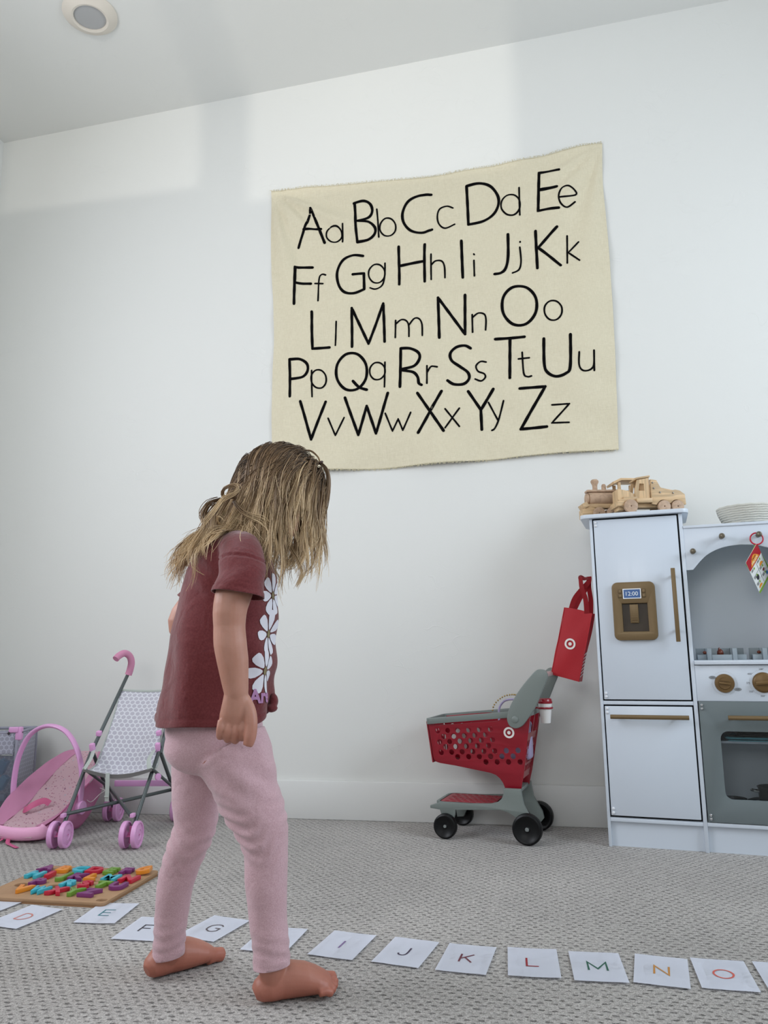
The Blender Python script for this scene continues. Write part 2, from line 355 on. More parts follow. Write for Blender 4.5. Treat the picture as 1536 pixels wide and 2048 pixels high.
bp = nt.nodes.new('ShaderNodeBump'); bp.inputs['Strength'].default_value = 0.45; bp.inputs['Distance'].default_value = 0.0022; nt.links.new(mb.outputs[0], bp.inputs['Height']); nt.links.new(bp.outputs['Normal'], p.inputs['Normal'])
TAP = thing('alphabet_tapestry', 'cream cloth wall hanging printed with the black handwritten alphabet Aa to Zz', 'wall hanging', (0, 0, 0))
def tap_xy(u, v):
    t_, b_, l_, r_ = poly_at(TOP, u), poly_at(BOT, u), poly_at(LFT, v), poly_at(RGT, v)
    c00, c10, c01, c11 = BOT[0], BOT[-1], TOP[0], TOP[-1]
    f = lambda i: (1-v)*b_[i]+v*t_[i]+(1-u)*l_[i]+u*r_[i]-((1-u)*(1-v)*c00[i]+u*(1-v)*c10[i]+(1-u)*v*c01[i]+u*v*c11[i])
    return f(0), f(1)
def tap_fn(u, v):
    x, z = tap_xy(u, v)
    return Vector((x, WALL_Y-cloth_depth(x, z), z))
B().grid(tap_fn, 150, 130).obj('cloth', linen, TAP, angle=180)
# frayed edges, a thin fringe of threads along top and bottom
fr = B()
for edge, v, sgn in ((TOP, 1, 1), (BOT, 0, -1)):
    for k in range(420):
        u = (k+random.random())/420
        if sgn < 0 and u > 0.56 and random.random() < .3: continue
        x, z = poly_at(edge, u); y = WALL_Y-cloth_depth(x, z)-0.0005
        q = [(x, y, z-sgn*.003)]
        a = random.uniform(-1.2, 1.2); l = random.uniform(.003, .009)*(1 if sgn > 0 else 1.2)
        q.append((x+l*.5*sin(a), y-random.uniform(0, .003), z+sgn*l*.4)); q.append((x+l*sin(a*1.5), y-random.uniform(0, .005), z+sgn*l*.8*cos(a)))
        fr.tube(q, 0.0007, 4, cap=False)
fr.obj('fringe', mat('muslin_thread', (205, 196, 165), 0.7), TAP, kind='stuff')
INK = mat('black_ink', (8, 7, 8), 0.95, spec=0.1)
def ribbon(b, pts, w):
    """flat printed stroke lying on the cloth, round ends"""
    out = []
    for i in range(len(pts)-1):
        (x0, z0_), (x1, z1_) = pts[i], pts[i+1]; n = max(1, int(math.dist(pts[i], pts[i+1])/0.006))
        for k in range(n): out.append((x0+(x1-x0)*k/n, z0_+(z1_-z0_)*k/n))
    out.append(pts[-1]); n = len(out); V = []
    def put(x, z): return b.bm.verts.new((x, WALL_Y-cloth_depth(x, z)-0.0011, z))
    for i in range(n):
        a = out[max(0, i-1)]; c = out[min(n-1, i+1)]; d = math.dist(a, c) or 1e-9; nx, nz = -(c[1]-a[1])/d, (c[0]-a[0])/d
        hw = w/2*(1+0.06*sin(i*0.7))
        V.append((put(out[i][0]+nx*hw, out[i][1]+nz*hw), put(out[i][0]-nx*hw, out[i][1]-nz*hw)))
    for i in range(n-1): b.bm.faces.new((V[i][0], V[i][1], V[i+1][1], V[i+1][0]))
    for e in (out[0], out[-1]) if pts[0] != pts[-1] else (out[0],):
        c = put(*e); R_ = [put(e[0]+w/2*cos(2*pi*k/10), e[1]+w/2*sin(2*pi*k/10)) for k in range(10)]
        for k in range(10): b.bm.faces.new((c, R_[k], R_[(k+1) % 10]))
    for i in range(1, len(pts)-1):     # round joints
        e = pts[i]
        a = math.atan2(e[1]-pts[i-1][1], e[0]-pts[i-1][0])-math.atan2(pts[i+1][1]-e[1], pts[i+1][0]-e[0])
        if abs((a+pi) % (2*pi)-pi) > 0.5:
            c = put(*e); R_ = [put(e[0]+w/2*cos(2*pi*k/10), e[1]+w/2*sin(2*pi*k/10)) for k in range(10)]
            for k in range(10): b.bm.faces.new((c, R_[k], R_[(k+1) % 10]))
LET = """A L -897,2223 -843,2385 -784,2227|L -874,2299 -802,2295
a O -715,2246 -734,2230 -759,2233 -777,2254 -777,2280 -759,2296 -733,2293 -715,2272|L -706,2296 -711,2227
B S -655,2383 -658,2385 -619,2388 -592,2371 -584,2341 -600,2315 -645,2303|S -645,2303 -600,2295 -573,2265 -575,2234 -601,2215 -648,2215|L -657,2383 -648,2215
b O -492,2242 -510,2222 -535,2225 -552,2250 -551,2282 -533,2303 -508,2299 -491,2274|L -565,2346 -557,2219
C S -343,2383 -392,2384 -436,2364 -460,2319 -457,2277 -429,2239 -385,2224 -344,2233
c S -258,2313 -282,2324 -311,2315 -321,2285 -315,2252 -291,2231 -253,2242
D S -201,2398 -151,2403 -109,2387 -82,2346 -79,2305 -99,2266 -142,2241 -199,2233|L -201,2398 -199,2233
d O 0,2272 -21,2252 -49,2256 -68,2282 -66,2315 -45,2335 -17,2331 2,2305|L 3,2363 1,2250
E L 157,2411 82,2414 71,2256 149,2255|L 80,2341 146,2347
e S 153,2297 214,2300 211,2321 189,2339 164,2333 151,2304 157,2273 180,2254 211,2273
F L -837,2129 -909,2137 -910,1972|L -905,2066 -844,2059
f S -780,2086 -797,2091 -809,2071 -814,1982|L -827,2058 -792,2051
G S -626,2154 -666,2161 -706,2140 -731,2091 -726,2038 -702,2004 -662,1994 -620,2005|L -620,2005 -622,2076 -667,2075
g O -540,2050 -558,2029 -583,2032 -601,2058 -601,2090 -582,2111 -557,2107 -539,2082|S -536,2111 -539,2048 -549,2013 -574,2000 -596,2008
H L -477,2168 -479,2012|L -373,2167 -377,2012|L -475,2089 -375,2092
h L -348,2118 -351,2016|S -349,2072 -331,2087 -307,2084 -297,2061 -297,2018
I L -229,2168 -228,2013
i L -183,2083 -183,2014|L -183,2110 -181,2107
J S -48,2176 -51,2082 -62,2033 -81,2014 -105,2011
j S -5,2114 -3,2056 -12,2023 -37,2011|L -3,2138 -3,2135
K L 57,2172 57,2018|L 138,2177 64,2103 144,2022
k L 174,2137 169,2028|L 214,2105 175,2070 214,2031
L L -839,1936 -833,1775 -766,1778
l L -737,1883 -742,1785
M L -673,1771 -672,1931 -605,1775 -543,1934 -540,1776
m L -495,1860 -497,1788|S -494,1845 -474,1860 -455,1856 -444,1835 -443,1787|S -443,1835 -422,1861 -403,1859 -392,1835 -391,1787
N L -326,1774 -327,1940 -227,1782 -222,1941
n L -197,1857 -198,1786|S -196,1845 -174,1860 -151,1853 -145,1830 -148,1789
O O 42,1837 5,1798 -45,1804 -79,1851 -76,1912 -38,1951 12,1945 45,1898
o O 136,1821 117,1801 92,1804 76,1828 77,1859 96,1879 121,1876 138,1852
P L -927,1586 -929,1740|S -929,1740 -886,1736 -856,1714 -853,1683 -875,1660 -927,1659
p L -836,1684 -835,1577|O -780,1630 -796,1611 -820,1614 -836,1636 -836,1665 -819,1684 -796,1681 -780,1659
Q O -618,1633 -653,1595 -701,1599 -735,1644 -734,1703 -699,1742 -651,1737 -617,1692|S -671,1630 -645,1601 -614,1587
q O -542,1643 -560,1625 -584,1627 -600,1648 -600,1675 -582,1693 -558,1690 -542,1670|L -540,1692 -543,1591
R L -482,1586 -476,1741|S -476,1741 -439,1737 -408,1718 -404,1693 -426,1666 -475,1655 -431,1642 -413,1621 -409,1596 -399,1588
r L -376,1663 -378,1593|S -376,1637 -360,1658 -337,1656
S S -208,1722 -229,1735 -261,1731 -285,1707 -281,1677 -250,1650 -221,1624 -217,1599 -238,1580 -275,1582 -299,1599
s S -151,1661 -172,1664 -189,1647 -182,1625 -160,1614 -156,1599 -172,1586 -194,1595
T L -113,1749 -4,1748|L -58,1746 -65,1592
t S -15,1687 -13,1606 0,1590 15,1591|L -30,1663 10,1662
U S 67,1732 64,1632 75,1598 105,1580 140,1588 157,1614 164,1736
u S 192,1665 189,1616 201,1594 225,1594 241,1612 245,1667|L 245,1667 242,1591
V L -883,1561 -838,1403 -781,1553
v L -770,1484 -741,1413 -706,1482
W L -703,1564 -650,1409 -615,1521 -580,1410 -530,1565
w L -542,1486 -515,1414 -492,1460 -475,1414 -443,1482
X L -415,1556 -319,1401|L -323,1558 -416,1400
x L -311,1486 -259,1413|L -257,1484 -313,1412
Y L -222,1549 -178,1475|L -128,1552 -177,1473 -176,1396
y L -148,1501 -115,1429|S -92,1504 -113,1431 -128,1399 -139,1391
Z L -30,1546 63,1546 -33,1388 61,1391
z L 84,1473 146,1471 80,1403 141,1400"""
for ln in LET.strip().split('\n'):
    ch, rest = ln[0], ln[2:]; b = B(); w = 0.0112 if ch.isupper() else 0.0068
    for st in rest.split('|'):
        t = st.split(); P = [tuple(float(v)/1000 for v in q.split(',')) for q in t[1:]]
        if t[0] == 'S': P = [(v.x, v.y) for v in catmull([(a, c, 0) for a, c in P], 6)]
        if t[0] == 'O': P = [(v.x, v.y) for v in catmull([(a, c, 0) for a, c in P], 5, True)]; P.append(P[0])
        ribbon(b, P, w)
    bmesh.ops.recalc_face_normals(b.bm, faces=b.bm.faces)
    b.obj('letter', INK, TAP, label='black printed letter '+ch, angle=180)

# ------------------------------------------------------------------ letter cards on the floor
GLY = dict(C='S 9,8 7,10 4,10 1,7 1,3 4,0 7,0 9,2', D='L 1,0 1,10|S 1,10 5,10 8,8 9,5 8,2 5,0 1,0', E='L 8,10 1,10 1,0 8,0|L 1,5 7,5', F='L 8,10 1,10 1,0|L 1,5 7,5',
  G='S 9,8.4 7,10 4,10 1,7.5 1,2.5 4,0 7,0 9,1.6|L 9,1.6 9,5 5.5,5', H='L 1,0 1,10|L 8,0 8,10|L 1,5 8,5', I='L 4,0 4,10', J='S 6,10 6,3 5,.6 3.4,0 1.6,.6 1,2.2', K='L 1,0 1,10|L 8,10 1,4|L 3.4,6 8,0',
  L='L 1,10 1,0 7.5,0', M='L 0,0 0,10 5,2 10,10 10,0', N='L 1,0 1,10 8.5,0 8.5,10', O='O 10,5 8.5,8.5 5,10 1.5,8.5 0,5 1.5,1.5 5,0 8.5,1.5', P='')
PAPER = mat('white_cardstock', (244, 246, 254), 0.55)
CARDS = [('C', -1.312, 1.735, -10, (120, 120, 120)), ('D', -1.183, 1.690, -10.3, (196, 120, 108)), ('E', -1.008, 1.745, 6, (58, 120, 130)), ('F', -.866, 1.665, 1.5, (44, 38, 52)), ('G', -.722, 1.690, -12, (86, 76, 80)),
  ('H', -.569, 1.648, -3, (90, 90, 110)), ('I', -.422, 1.642, -8.3, (120, 96, 140)), ('J', -.289, 1.626, -9.5, (58, 44, 70)), ('K', -.168, 1.612, -5, (104, 44, 58)), ('L', -.042, 1.613, 2.6, (150, 36, 44)),
  ('M', .076, 1.613, 2.6, (34, 92, 74)), ('N', .190, 1.613, -7.5, (190, 132, 60)), ('O', .298, 1.614, -1.8, (204, 96, 84)), ('P', .409, 1.614, -1.5, (90, 90, 90))]
CW, CH = 0.0955, 0.137
for i, (ch, x, y, a, rgb) in enumerate(CARDS):
    left = CARDS[i-1][0] if i else None
    lab = {'C': 'white letter card cut off by the left edge, left of card D', 'P': 'white card cut off by the right edge, right of card O', 'H': 'white letter card half hidden behind the front leg, between G and I'}.get(ch, 'white letter card printed with the letter '+ch+' lying on carpet')
    t = thing('letter_card', lab, 'card', (x, y, 0.0022), radians(a), 'row of letter cards on the carpet')
    ph = random.uniform(0, 6); q = 0.0016
    def cf(u, v, ph=ph): return Vector(((u-.5)*CW, (v-.5)*CH, 0.0006+q*(abs(sin(ph+3*u))*abs(u-.5)+0.8*abs(v-.5)**2*(1+sin(ph)))))
    b = B().grid(cf, 6, 8); b.solidify(0.0006); b.obj('card', PAPER, t, angle=30)
    if GLY[ch]:
        m = mat('card_ink_'+ch.lower(), rgb, 0.6); b = B(); s = 0.0034; w = 0.0037; ox = 5 if ch in 'OM' else 4.6
        for st in GLY[ch].split('|'):
            tk = st.split(); P = [((float(p_.split(',')[0])-ox)*s, (float(p_.split(',')[1])-5)*s*1.12) for p_ in tk[1:]]
            if tk[0] == 'S': P = [(v.x, v.y) for v in catmull([(p_[0], p_[1], 0) for p_ in P], 6)]
            if tk[0] == 'O': P = [(v.x, v.y) for v in catmull([(p_[0], p_[1], 0) for p_ in P], 5, True)]; P.append(P[0])
            n = len(P); V = []
            for k in range(n):
                A, C_ = P[max(0, k-1)], P[min(n-1, k+1)]
                if tk[0] == 'O' and k in (0, n-1): A, C_ = P[-2], P[1]
                d = math.dist(A, C_); nx, ny = -(C_[1]-A[1])/d, (C_[0]-A[0])/d
                if tk[0] == 'L' and 0 < k < n-1:   # mitre
                    d1 = Vector((P[k][0]-A[0], P[k][1]-A[1])).normalized(); d2 = Vector((C_[0]-P[k][0], C_[1]-P[k][1])).normalized()
                    mt = Vector((-(d1.y+d2.y), d1.x+d2.x)).normalized(); f = 1/max(.35, mt.dot(Vector((-d1.y, d1.x)))); nx, ny = mt.x*f, mt.y*f
                def pt(px, py): 
                    u, v = px/CW+.5, py/CH+.5; z = cf(u, v).z+0.0005; return b.bm.verts.new((px, py, z))
                V.append((pt(P[k][0]+nx*w/2, P[k][1]+ny*w/2), pt(P[k][0]-nx*w/2, P[k][1]-ny*w/2)))
            for k in range(n-1): b.bm.faces.new((V[k][0], V[k][1], V[k+1][1], V[k+1][0]))
        bmesh.ops.recalc_face_normals(b.bm, faces=b.bm.faces)
        if sum(f.normal.z for f in b.bm.faces) < 0: bmesh.ops.reverse_faces(b.bm, faces=b.bm.faces)
        me = bpy.data.meshes.new('printed_letter'); b.bm.to_mesh(me); b.bm.free(); me.materials.append(m)
        o = bpy.data.objects.new('printed_letter', me); COL.objects.link(o); o.parent = t

# ------------------------------------------------------------------ wooden alphabet puzzle
WOODB = mat('puzzle_board_wood', (170, 134, 100), 0.6, var=(30, 0.10))
PB = thing('puzzle_board', 'flat wooden peg puzzle board holding painted letters on the carpet', 'puzzle', (-1.208, 1.918, 0.0)); 
XY = Matrix.Identity(4)
HOLE = rrect(.138, -.128, .166, -.108, .009)
RC1, RC2 = circ(-.123, -.036, .019, .017, 20), circ(-.030, -.036, .019, .017, 20)
bx = [-.168, -.138, .168, .138]
b = B().plate(rrect(-.168, -.138, .168, .138, .012), [HOLE], 0.005, Matrix.Translation((0, 0, 0.0025)))
b.obj('backing', mat('puzzle_backing', (150, 112, 78), 0.7), PB)
B().plate(rrect(-.168, -.138, .168, .138, .012), [HOLE, RC1, RC2], 0.007, Matrix.Translation((0, 0, 0.0085)), 0.0008).obj('frame', WOODB, PB)
PC = dict(p=(120, 48, 110), o=(226, 140, 40), b=(64, 178, 196), r=(190, 34, 60), g=(108, 150, 52))
PCN = dict(p='purple', o='orange', b='light blue', r='red', g='green')
PM = {k: mat('painted_wood_'+PCN[k].replace(' ', '_'), v, 0.35, coat=0.2) for k, v in PC.items()}
PUZ = [('A', -1.343, 2.007, 'p'), ('B', -1.292, 2.007, 'o'), ('C', -1.247, 2.009, 'b'), ('D', -1.202, 2.01, 'r'), ('E', -1.155, 2.011, 'g'), ('F', -1.113, 2.014, 'p'), ('G', -1.066, 2.019, 'o'),
 ('H', -1.34, 1.95, 'b'), ('I', -1.297, 1.95, 'r'), ('J', -1.252, 1.943, 'g'), ('K', -1.211, 1.948, 'p'), ('L', -1.172, 1.949, 'o'), ('M', -1.121, 1.951, 'b'), ('N', -1.070, 1.951, 'r'),
 ('P', -1.289, 1.890, 'p'), ('R', -1.199, 1.890, 'b'), ('S', -1.156, 1.890, 'r'), ('T', -1.112, 1.893, 'g'), ('U', -1.068, 1.890, 'p'),
 ('V', -1.293, 1.831, 'o'), ('W', -1.244, 1.830, 'b'), ('X', -1.196, 1.831, 'r'), ('Y', -1.150, 1.829, 'g'), ('Z', -1.107, 1.830, 'p')]
for ch, x, y, c in PUZ:
    b = B(); text_mesh(b, ch, 0.055, 0.010, Matrix.Translation((0, 0, 0.005)), offset=0.0022 if ch not in 'MW' else 0.0012, bev=0.0008)
    xs = [v.co.x for v in b.bm.verts]; wmax = max(xs)-min(xs)
    if wmax > 0.043: bmesh.ops.scale(b.bm, vec=(0.043/wmax, 1, 1), verts=b.bm.verts)
    if ch == 'I':
        b = B().box((0, 0, .006), (.013, .040, .012), .001)
    o = b.obj('puzzle_letter', PM[c], label='%s painted wooden puzzle letter %s on the board' % (PCN[c], ch), cat='puzzle letter', group='painted letters on the puzzle board', loc=(x, y, 0.0122), rot=(0, 0, radians(random.uniform(-4, 4))))
    if ch == 'G': o.rotation_euler = (radians(0), radians(-8), radians(14)); o.location.z = 0.0158; o['label'] = 'orange wooden letter G tilted out of its slot at board corner'
# ------------------------------------------------------------------ toy kitchen
WHITE = mat('white_melamine', (208, 216, 226), 0.38, coat=0.1)
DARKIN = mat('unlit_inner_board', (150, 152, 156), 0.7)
BRASS = mat('antique_gold_plastic', (118, 97, 66), 0.42, metal=0.25)
OVENG = mat('grey_oven_paint', (108, 118, 120), 0.5)
KIT = thing('toy_kitchen', 'white wooden play kitchen with tall fridge, arched hood and grey oven door', 'play kitchen', (0.177, 2.541, 0.0), radians(-8.07))
ID = Matrix.Identity(4)
D = 0.232
B().box((.0015, D/2, .5), (.009, D, 1.0), .001).obj('side_panel', WHITE, KIT)
B().box((.2725, D/2, .5), (.011, D, 1.0), .001).obj('side_panel', WHITE, KIT)
B().box((.603, D/2, .4755), (.011, D, .951), .001).obj('side_panel', WHITE, KIT)
B().plate(rrect(-.030, -.016, .296, D, .022), [], .0125, Matrix.Translation((0, 0, 1.00625)), .0012).obj('top_board', WHITE, KIT)
for z, x0, x1 in ((.4215, .006, .267), (.078, .006, .267), (.0785, .278, .5975)):
    B().box(((x0+x1)/2, D/2, z), (x1-x0, D-.002, .011), .001).obj('shelf', WHITE, KIT)
for x0, x1 in ((.006, .267), (.278, .5975)):
    B().box(((x0+x1)/2, .017, .0362), (x1-x0, .009, .072)).obj('kick_board', WHITE, KIT)
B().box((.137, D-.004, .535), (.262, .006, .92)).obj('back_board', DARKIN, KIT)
B().box((.438, D-.004, .52), (.32, .006, .87)).obj('back_board', mat('back_board_white', (228, 234, 240), .5), KIT)
B().box((.438, .122, .117), (.316, .200, .005)).obj('oven_floor', WHITE, KIT)
B().box((.1365, .018, .5385), (.260, .003, .930)).obj('gap_shade_board', mat('painted_gap_shade', (14, 14, 18), .8), KIT)  # added near-black board: paints the shade seen through the door gaps
def bolts(par, pts, m):
    for x, z in pts: B().lathe([(0, .004), (.0025, .0038), (.0042, .0022), (.0048, 0), (.0048, -.001), (0, -.001)], 14, Matrix.Translation((x, -.0025, z)) @ XZ).obj('bolt_cap', m, par)
CAP = mat('white_cap', (226, 228, 232), 0.3); CHROME = mat('chrome', (215, 215, 215), 0.18, metal=1.0)
fd = B().box((.1358, .004, .7130), (.2520, .012, .563), .0015).obj('fridge_door', WHITE, KIT)
bolts(fd, [(.0165, .986), (.0165, .976), (.0165, .450), (.0165, .440)], CAP)
b = B().box((.238, -.027, .7155), (.0125, .010, .223), .0012)
for z in (.805, .640): b.cyl((.238, -.024, z), (.238, -.001, z), .0042, seg=12)
b.obj('handle', BRASS, fd, label='antique gold upright bar handle')
ld = B().box((.1362, .004, .2508), (.2530, .012, .321), .0015).obj('cupboard_door', WHITE, KIT)
bolts(ld, [(.0165, .404), (.0165, .392), (.0165, .110), (.0165, .098)], CAP)
b = B().cyl((.026, -.026, .3815), (.251, -.026, .3815), .0066, seg=20, bev=.0008)
for x in (.048, .222): b.cyl((x, -.024, .3815), (x, -.001, .3815), .004, seg=12)
b.obj('handle', BRASS, ld, label='antique gold round bar handle')
# water dispenser
b = B().plate(rrect(.057, .614, .179, .787, .014), [rrect(.078, .634, .160, .727, .002)], .014, pxz(-.009), .0035)
DSP = b.obj('water_dispenser', BRASS, KIT, label='gold plastic water dispenser panel')
b = B()
b.box((.119, -.0035, .680), (.084, .002, .095)); b.box((.0775, -.008, .680), (.002, .010, .094)); b.box((.1605, -.008, .680), (.002, .010, .094)); b.box((.119, -.008, .7275), (.084, .010, .002)); b.box((.119, -.008, .6335), (.084, .010, .002))
b.obj('recess', mat('dark_bronze', (54, 42, 28), 0.45), DSP)
b = B().box((.1165, -.0105, .692), (.0255, .008, .058), .002, rot=(.10, 0, 0))
for k in range(5): b.box((.1165, -.0150+.0007*k, .668+.0065*k), (.018, .0012, .0022), .0004, rot=(.10, 0, 0))
b.obj('lever', BRASS, DSP)
b = B().plate(rrect(.0865, .7385, .1405, .7695, .001), [rrect(.0890, .7410, .1380, .7670, .0005)], .002, pxz(-.0165)).obj('screen_frame', mat('silver_trim', (206, 210, 214), 0.3, metal=0.4), DSP)
B().box((.1135, -.0162, .754), (.0495, .0012, .0265)).obj('screen', mat('blue_screen', (38, 84, 142), 0.3), DSP)
b = B(); text_mesh(b, '12:00', .0180, .0006, pxz(-.0171) @ Matrix.Translation((.1135, .754, 0))); b.obj('digits', mat('white_print', (230, 236, 240), 0.5), DSP)
for x in (.0785, .1485):
    for z in (.7475, .7615): B().box((x, -.0172, z), (.0092, .003, .0100), .0008).obj('button', BRASS, DSP); B().box((x, -.0162, z), (.0108, .001, .0116)).obj('button_gap', mat('dark_gap', (60, 46, 30), .6), DSP)
# hood: shelf, arch and pegs
B().box((.438, D/2-.001, .955), (.3195, D+.002, .0085), .001).obj('hood_shelf', WHITE, KIT)
arch = [(.2785, .822), (.2785, .9505), (.597, .9505), (.597, .822), (.579, .822)]
half = [(.297, .822), (.305, .831), (.319, .847), (.340, .866), (.364, .879), (.388, .887), (.413, .891), (.438, .8925)]
arch += [(.876-x, z) for x, z in half[1:-1]]
arch += [(v.x, v.y) for v in catmull([(x, z, 0) for x, z in half[::-1]], 3)][:-1]
arch.append((.297, .822))
B().plate(arch, [], .009, pxz(.006), .0006).obj('arch_board', WHITE, KIT)
PEG = mat('aged_pewter', (120, 112, 98), 0.32, metal=0.8)
for x, z in ((.300, .876), (.385, .918), (.487, .917), (.560, .876)):
    B().lathe([(.0068, 0), (.0058, .004), (.0052, .016), (.0060, .020), (.0082, .023), (.0088, .027), (.0075, .031), (.0035, .0325), (0, .0328)], 20, Matrix.Translation((x, .0015, z)) @ XZ).obj('peg', PEG, KIT)
# worktop, controls, burners
B().box((.438, D/2-.006, .5415), (.3195, D-.006+.012, .0125), .001).obj('worktop', WHITE, KIT)
B().box((.438, .006, .481), (.3190, .010, .1045), .0005).obj('control_panel', WHITE, KIT)
GOLD2 = mat('gold_knob', (114, 88, 52), 0.38, metal=0.3)
INKG = mat('grey_print', (96, 98, 102), 0.6)
def knob(x, z, r, rot, kind):
    k = B()
    if kind == 0: k.lathe([(0, .012), (r*.60, .012), (r*.63, .010), (r*.66, .008), (r*.95, .0075), (r, .004), (r, 0), (0, 0)], 40)
    else: k.lathe([(0, .010), (r*.80, .010), (r*.86, .009), (r*.96, .0065), (r, .004), (r, 0), (0, 0)], 40)
    k.box((0, 0, .014), (r*1.18 if kind == 0 else r*1.5, r*(.22 if kind == 0 else .36), .010), .0015, rot=(0, 0, rot))
    if kind == 0: k.box((0, r*.28, .0125), (r*1.05, r*.06, .004), .0005, rot=(0, 0, rot))
    bmesh.ops.transform(k.bm, matrix=Matrix.Translation((x, .0008, z)) @ XZ, verts=k.bm.verts)
    o = k.obj('knob', GOLD2, KIT)
    tk = B()
    for i in range(48):
        a = 2*pi*i/48; rr = r*1.26
        tk.plate(circ(x+rr*cos(a), z+rr*sin(a), .00055, n=6), [], .0004, pxz(.0007))
    tk.obj('dial_marks', INKG, KIT, kind='stuff')
knob(.3575, .4805, .0275, radians(-8), 0); knob(.4620, .4830, .0295, radians(5), 1); knob(.5580, .4805, .0220, 0, 0)
GREY_OV = mat('grey_label', (140, 144, 148), 0.6)
for x, z, s_ in ((.3255, .4975, 'ON'), (.3925, .463, 'OFF')):
    o = B().plate(circ(x, z, .0100, .0050, 24), [], .0005, pxz(.0006)).obj('dial_label', GREY_OV, KIT)
    b = B(); text_mesh(b, s_, .0062, .0003, pxz(.0001) @ Matrix.Translation((x, z, 0))); b.obj('lettering', INKG, o)
for s_, x, z in (('400°', .4285, .508), ('375', .4215, .4815), ('350°', .4285, .457), ('300°', .458, .4445), ('200°', .4600, .5215)):
    b = B(); text_mesh(b, s_, .0072, .0003, pxz(.0008) @ Matrix.Translation((x, z, 0))); b.obj('lettering', INKG, KIT)
BG = mat('grey_burner_plastic', (148, 158, 164), 0.45)
for cx in (.3615, .517):
    cy = .105; b = B(); zt = .5478
    b.box((cx, cy+.052, zt+.0175), (.140, .006, .035), .001)
    for sx in (-1, 1):
        b.box((cx+sx*.036, cy-.040, zt+.0175), (.013, .026, .035), .001); b.box((cx+sx*.036, cy+.035, zt+.0175), (.013, .026, .035), .001)
        b.box((cx+sx*.056, cy-.010, zt+.008), (.026, .060, .016), .001)
    b.box((cx, cy-.046, zt+.008), (.058, .010, .016), .001)
    b.plate(circ(cx, cy, .046, n=24), [circ(cx, cy, .036, n=24)], .012, Matrix.Translation((0, 0, zt+.006)))
    o = b.obj('burner_grate', BG, KIT)
    B().lathe([(0, .012), (.018, .010), (.03, .002), (.030, 0), (0, 0)], 20, Matrix.Translation((cx, cy, zt+.0005))).obj('burner_base', mat('burner_black', (28, 24, 24), 0.5), o)
    f = B().ball((cx-.002, cy-.01, zt+.020), (.010, .010, .013), 10); f.ball((cx-.004, cy-.012, zt+.030), (.004, .004, .008), 8); f.ball((cx-.045, cy+.02, zt+.022), (.006, .004, .005), 8)
    f.obj('flame_bulb', mat('amber_plastic', (110, 50, 30), 0.3), o)
# oven
b = B().plate([(.2815, .0865), (.5955, .0865), (.5955, .4275), (.2815, .4275)], [rrect(.333, .150, .545, .343, .022)], .011, pxz(.0045), .0006)
OD = b.obj('oven_door', OVENG, KIT)
bolts(OD, [(.2895, .4175), (.2895, .4070), (.2895, .1060), (.2895, .0955)], CHROME)
b = B().cyl((.357, -.027, .3835), (.520, -.027, .3835), .0066, seg=20, bev=.0008)
for x in (.375, .502): b.cyl((x, -.025, .3835), (x, -.001, .3835), .004, seg=12)
b.obj('handle', BRASS, OD, label='antique gold round bar handle')
gl = bpy.data.materials.new('tinted_acrylic'); gl.use_nodes = True; nt = gl.node_tree; nt.nodes.remove(nt.nodes['Principled BSDF'])
tr = nt.nodes.new('ShaderNodeBsdfTransparent'); tr.inputs[0].default_value = (0.88, 0.90, 0.91, 1); gs = nt.nodes.new('ShaderNodeBsdfGlossy'); gs.inputs['Roughness'].default_value = 0.06
fr_ = nt.nodes.new('ShaderNodeFresnel'); fr_.inputs[0].default_value = 1.45; mxs = nt.nodes.new('ShaderNodeMixShader')
nt.links.new(fr_.outputs[0], mxs.inputs[0]); nt.links.new(tr.outputs[0], mxs.inputs[1]); nt.links.new(gs.outputs[0], mxs.inputs[2]); nt.links.new(mxs.outputs[0], nt.nodes['Material Output'].inputs[0])
B().box((.439, .0135, .2465), (.232, .002, .212)).obj('oven_window', gl, OD)
B().box((.438, .125, .3085), (.318, .190, .006)).obj('oven_shelf', WHITE, KIT)
KM = KIT.matrix_basis.copy()
def on_kit(x, y, z): return KIT.location + Euler(KIT.rotation_euler).to_matrix() @ Vector((x, y, z))
KR = radians(-8.07)
# things inside the oven
t = B(); t.plate(rrect(-.085, -.06, .085, .06, .012), [], .003, Matrix.Translation((0, 0, .0015))); t.tube([(v[0], v[1], .009) for v in rrect(-.086, -.061, .086, .061, .014)], (.0035, .007), 8, closed=True, ref=(0, 0, 1))
t.obj('baking_tray', mat('teal_enamel', (112, 182, 196), 0.4), label='teal toy baking tray on the shelf inside the oven', cat='tray', loc=on_kit(.440, .085, .3120), rot=(0, 0, KR))
PANM = mat('dark_steel', (92, 94, 96), 0.28, metal=0.85); PANB = mat('black_pan', (26, 27, 28), 0.4)
t = thing('toy_frying_pan', 'small black toy frying pan at lower left inside the oven', 'pan', on_kit(.356, .085, .1196), KR)
B().lathe([(0, 0), (.030, 0), (.040, .006), (.044, .020), (.042, .020), (.038, .008), (.028, .003), (0, .003)], 32).obj('pan_body', PANB, t)
B().tube([(-.043*-1, 0, .017), (.060, 0, .022), (.082, .002, .024)], (.005, .003), 8).obj('handle', PANM, t)
B().tube([(.0432*cos(a*pi/12), .0432*sin(a*pi/12), .0205) for a in range(24)], .0012, 6, closed=True).obj('rim', CHROME, t)
t = thing('toy_stock_pot', 'round two-handled toy cooking pot inside the oven', 'pot', on_kit(.474, .100, .1196), KR)
B().lathe([(0, 0), (.036, 0), (.042, .004), (.044, .052), (.047, .056), (.045, .057), (.041, .052), (.039, .006), (0, .004)], 36).obj('pot_body', mat('pot_grey', (66, 68, 70), 0.35, metal=0.5), t)
